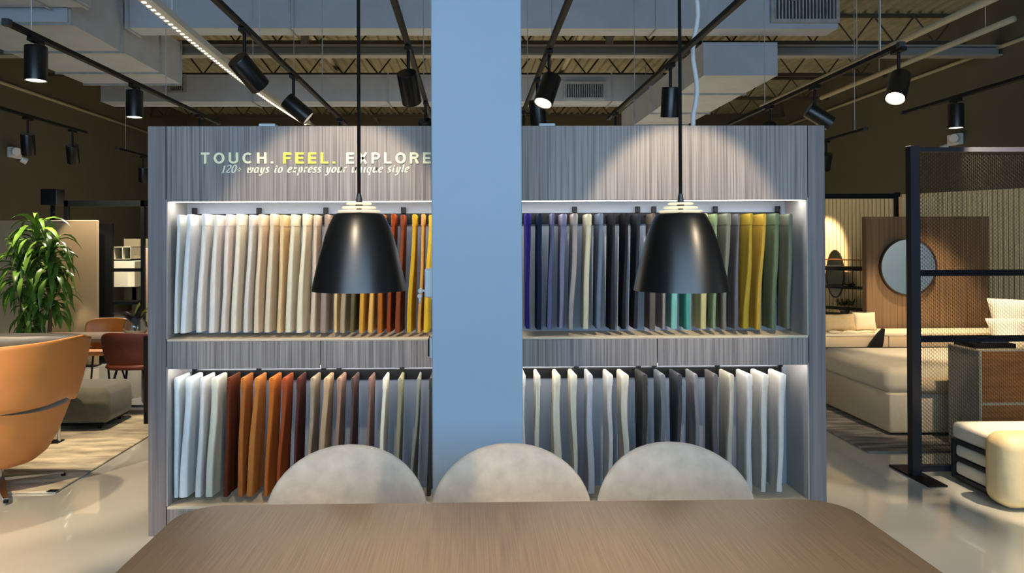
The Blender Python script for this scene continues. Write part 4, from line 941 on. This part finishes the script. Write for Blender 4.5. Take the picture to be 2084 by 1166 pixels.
pillow(Vector((ux(1759, 662, 7.2), 7.2, .665 + .09)), .22, .18, .08, -.1, -.25, linen, 'cream cushion on the pale desk next to the walnut panel')
cl = thing('throw', (ux(1720, 676, 7.05), 7.05, .666), 'rumpled pale cloth lying along the pale desk', 'cloth')
rows = []
for i in range(15):
    f = i / 14; x = ux(1688, 676, 7.03) + f * .42; rows.append([Vector((x, 6.98 + .016 * math.sin(9 * f), .6662)), Vector((x, 6.99, .674 + .014 * abs(math.sin(11 * f)))), Vector((x, 7.03, .677 + .013 * abs(math.sin(8 * f + 1)))), Vector((x, 7.07, .674)), Vector((x, 7.08, .6662))])
MB().loops(rows).build('cloth_folds', linen, cl, True)
pillow(Vector((ux(2046, 690, 6.6), 6.36, .545 + .165)), .6, .34, .18, .0, -.5, whitef, 'big white pillow on the bed behind the dresser, lower one', 'white pillows on the bed')
pillow(Vector((ux(2096, 670, 6.72), 6.76, .545 + .24)), .6, .46, .16, -.2, -.35, whitef, 'big white pillow on the bed behind the dresser, taller one at the frame edge', 'white pillows on the bed')
ch = thing('desk_chair', (ux(1782, 690, 6.93), 7.05, 0), 'black chair with a pointed back tucked in at the pale desk', 'chair')
q = [pt(u, v, 6.93) for u, v in ((1764, 710), (1772, 697), (1786, 678), (1796, 668), (1800, 669), (1798, 690), (1794, 712), (1780, 716))]
MB().prism([(p.x, p.z) for p in q], 6.918, 6.945).build('backrest', black, ch)
cxs = ux(1782, 690, 6.93); MB().box((cxs - .2, 6.945, .44), (cxs + .2, 7.32, .49), .02, 3).build('seat', black, ch, True)
MB().box((cxs - .02, 6.922, .45), (cxs + .05, 6.944, .62)).build('back_support', black, ch)
for sx in (-.17, .17):
    for y in (6.97, 7.27): MB().cyl((cxs + sx, y, .45), (cxs + sx * 1.1, y, .012), .012, n=10).build('leg', black, ch, True, angle=40)
bf = thing('black_frame', (ux(1760, 600, 8.2), 8.2, 0), 'black open canopy frame in front of the slatted panel', 'frame')
zt_ = pt(1760, 394, 8.2).z; zb2 = pt(1760, 404, 8.2).z
pbox('post', (ux(1824, 420, 8.2), 8.2, 0), (ux(1833, 420, 8.2), 8.25, pt(1828, 391, 8.2).z), black, bf)
pbox('top_rail', (ux(1640, 400, 8.2), 8.2, zb2), (ux(1824, 400, 8.2), 8.25, zt_), black, bf); pbox('post', (ux(1640, 400, 8.2) - .05, 8.2, 0), (ux(1640, 400, 8.2), 8.25, zt_), black, bf)
cpn = thing('partition_panel', (ux(1880, 420, 7.62), 7.62, 0), 'narrow cream panel edge showing above the walnut panel', 'panel')
pbox('panel_board', (ux(1833, 420, 7.62), 7.6, 0), (ux(1902, 420, 7.62), 7.66, pt(1850, 400, 7.62).z), mat('cream_panel', (226, 190, 136), .7), cpn, .004, 1)

rp = thing('partition_panel', (7.3, 1.3, 0), 'unseen pale grey panel added as a bright reflection for the mirror', 'panel')  # added out of view so the round mirror reflects something pale
pbox('panel_board', (7.3, -.6, 0), (7.36, 3.6, 2.9), mat('reflector_panel_grey', (205, 208, 206), .8), rp)
spot('reflector_wash', (6.2, 1.5, 2.9), (7.3, 1.4, 1.2), 80, 110, .5, (1, .96, .88), .05)  # added lamp that brightens the panel reflected in the mirror
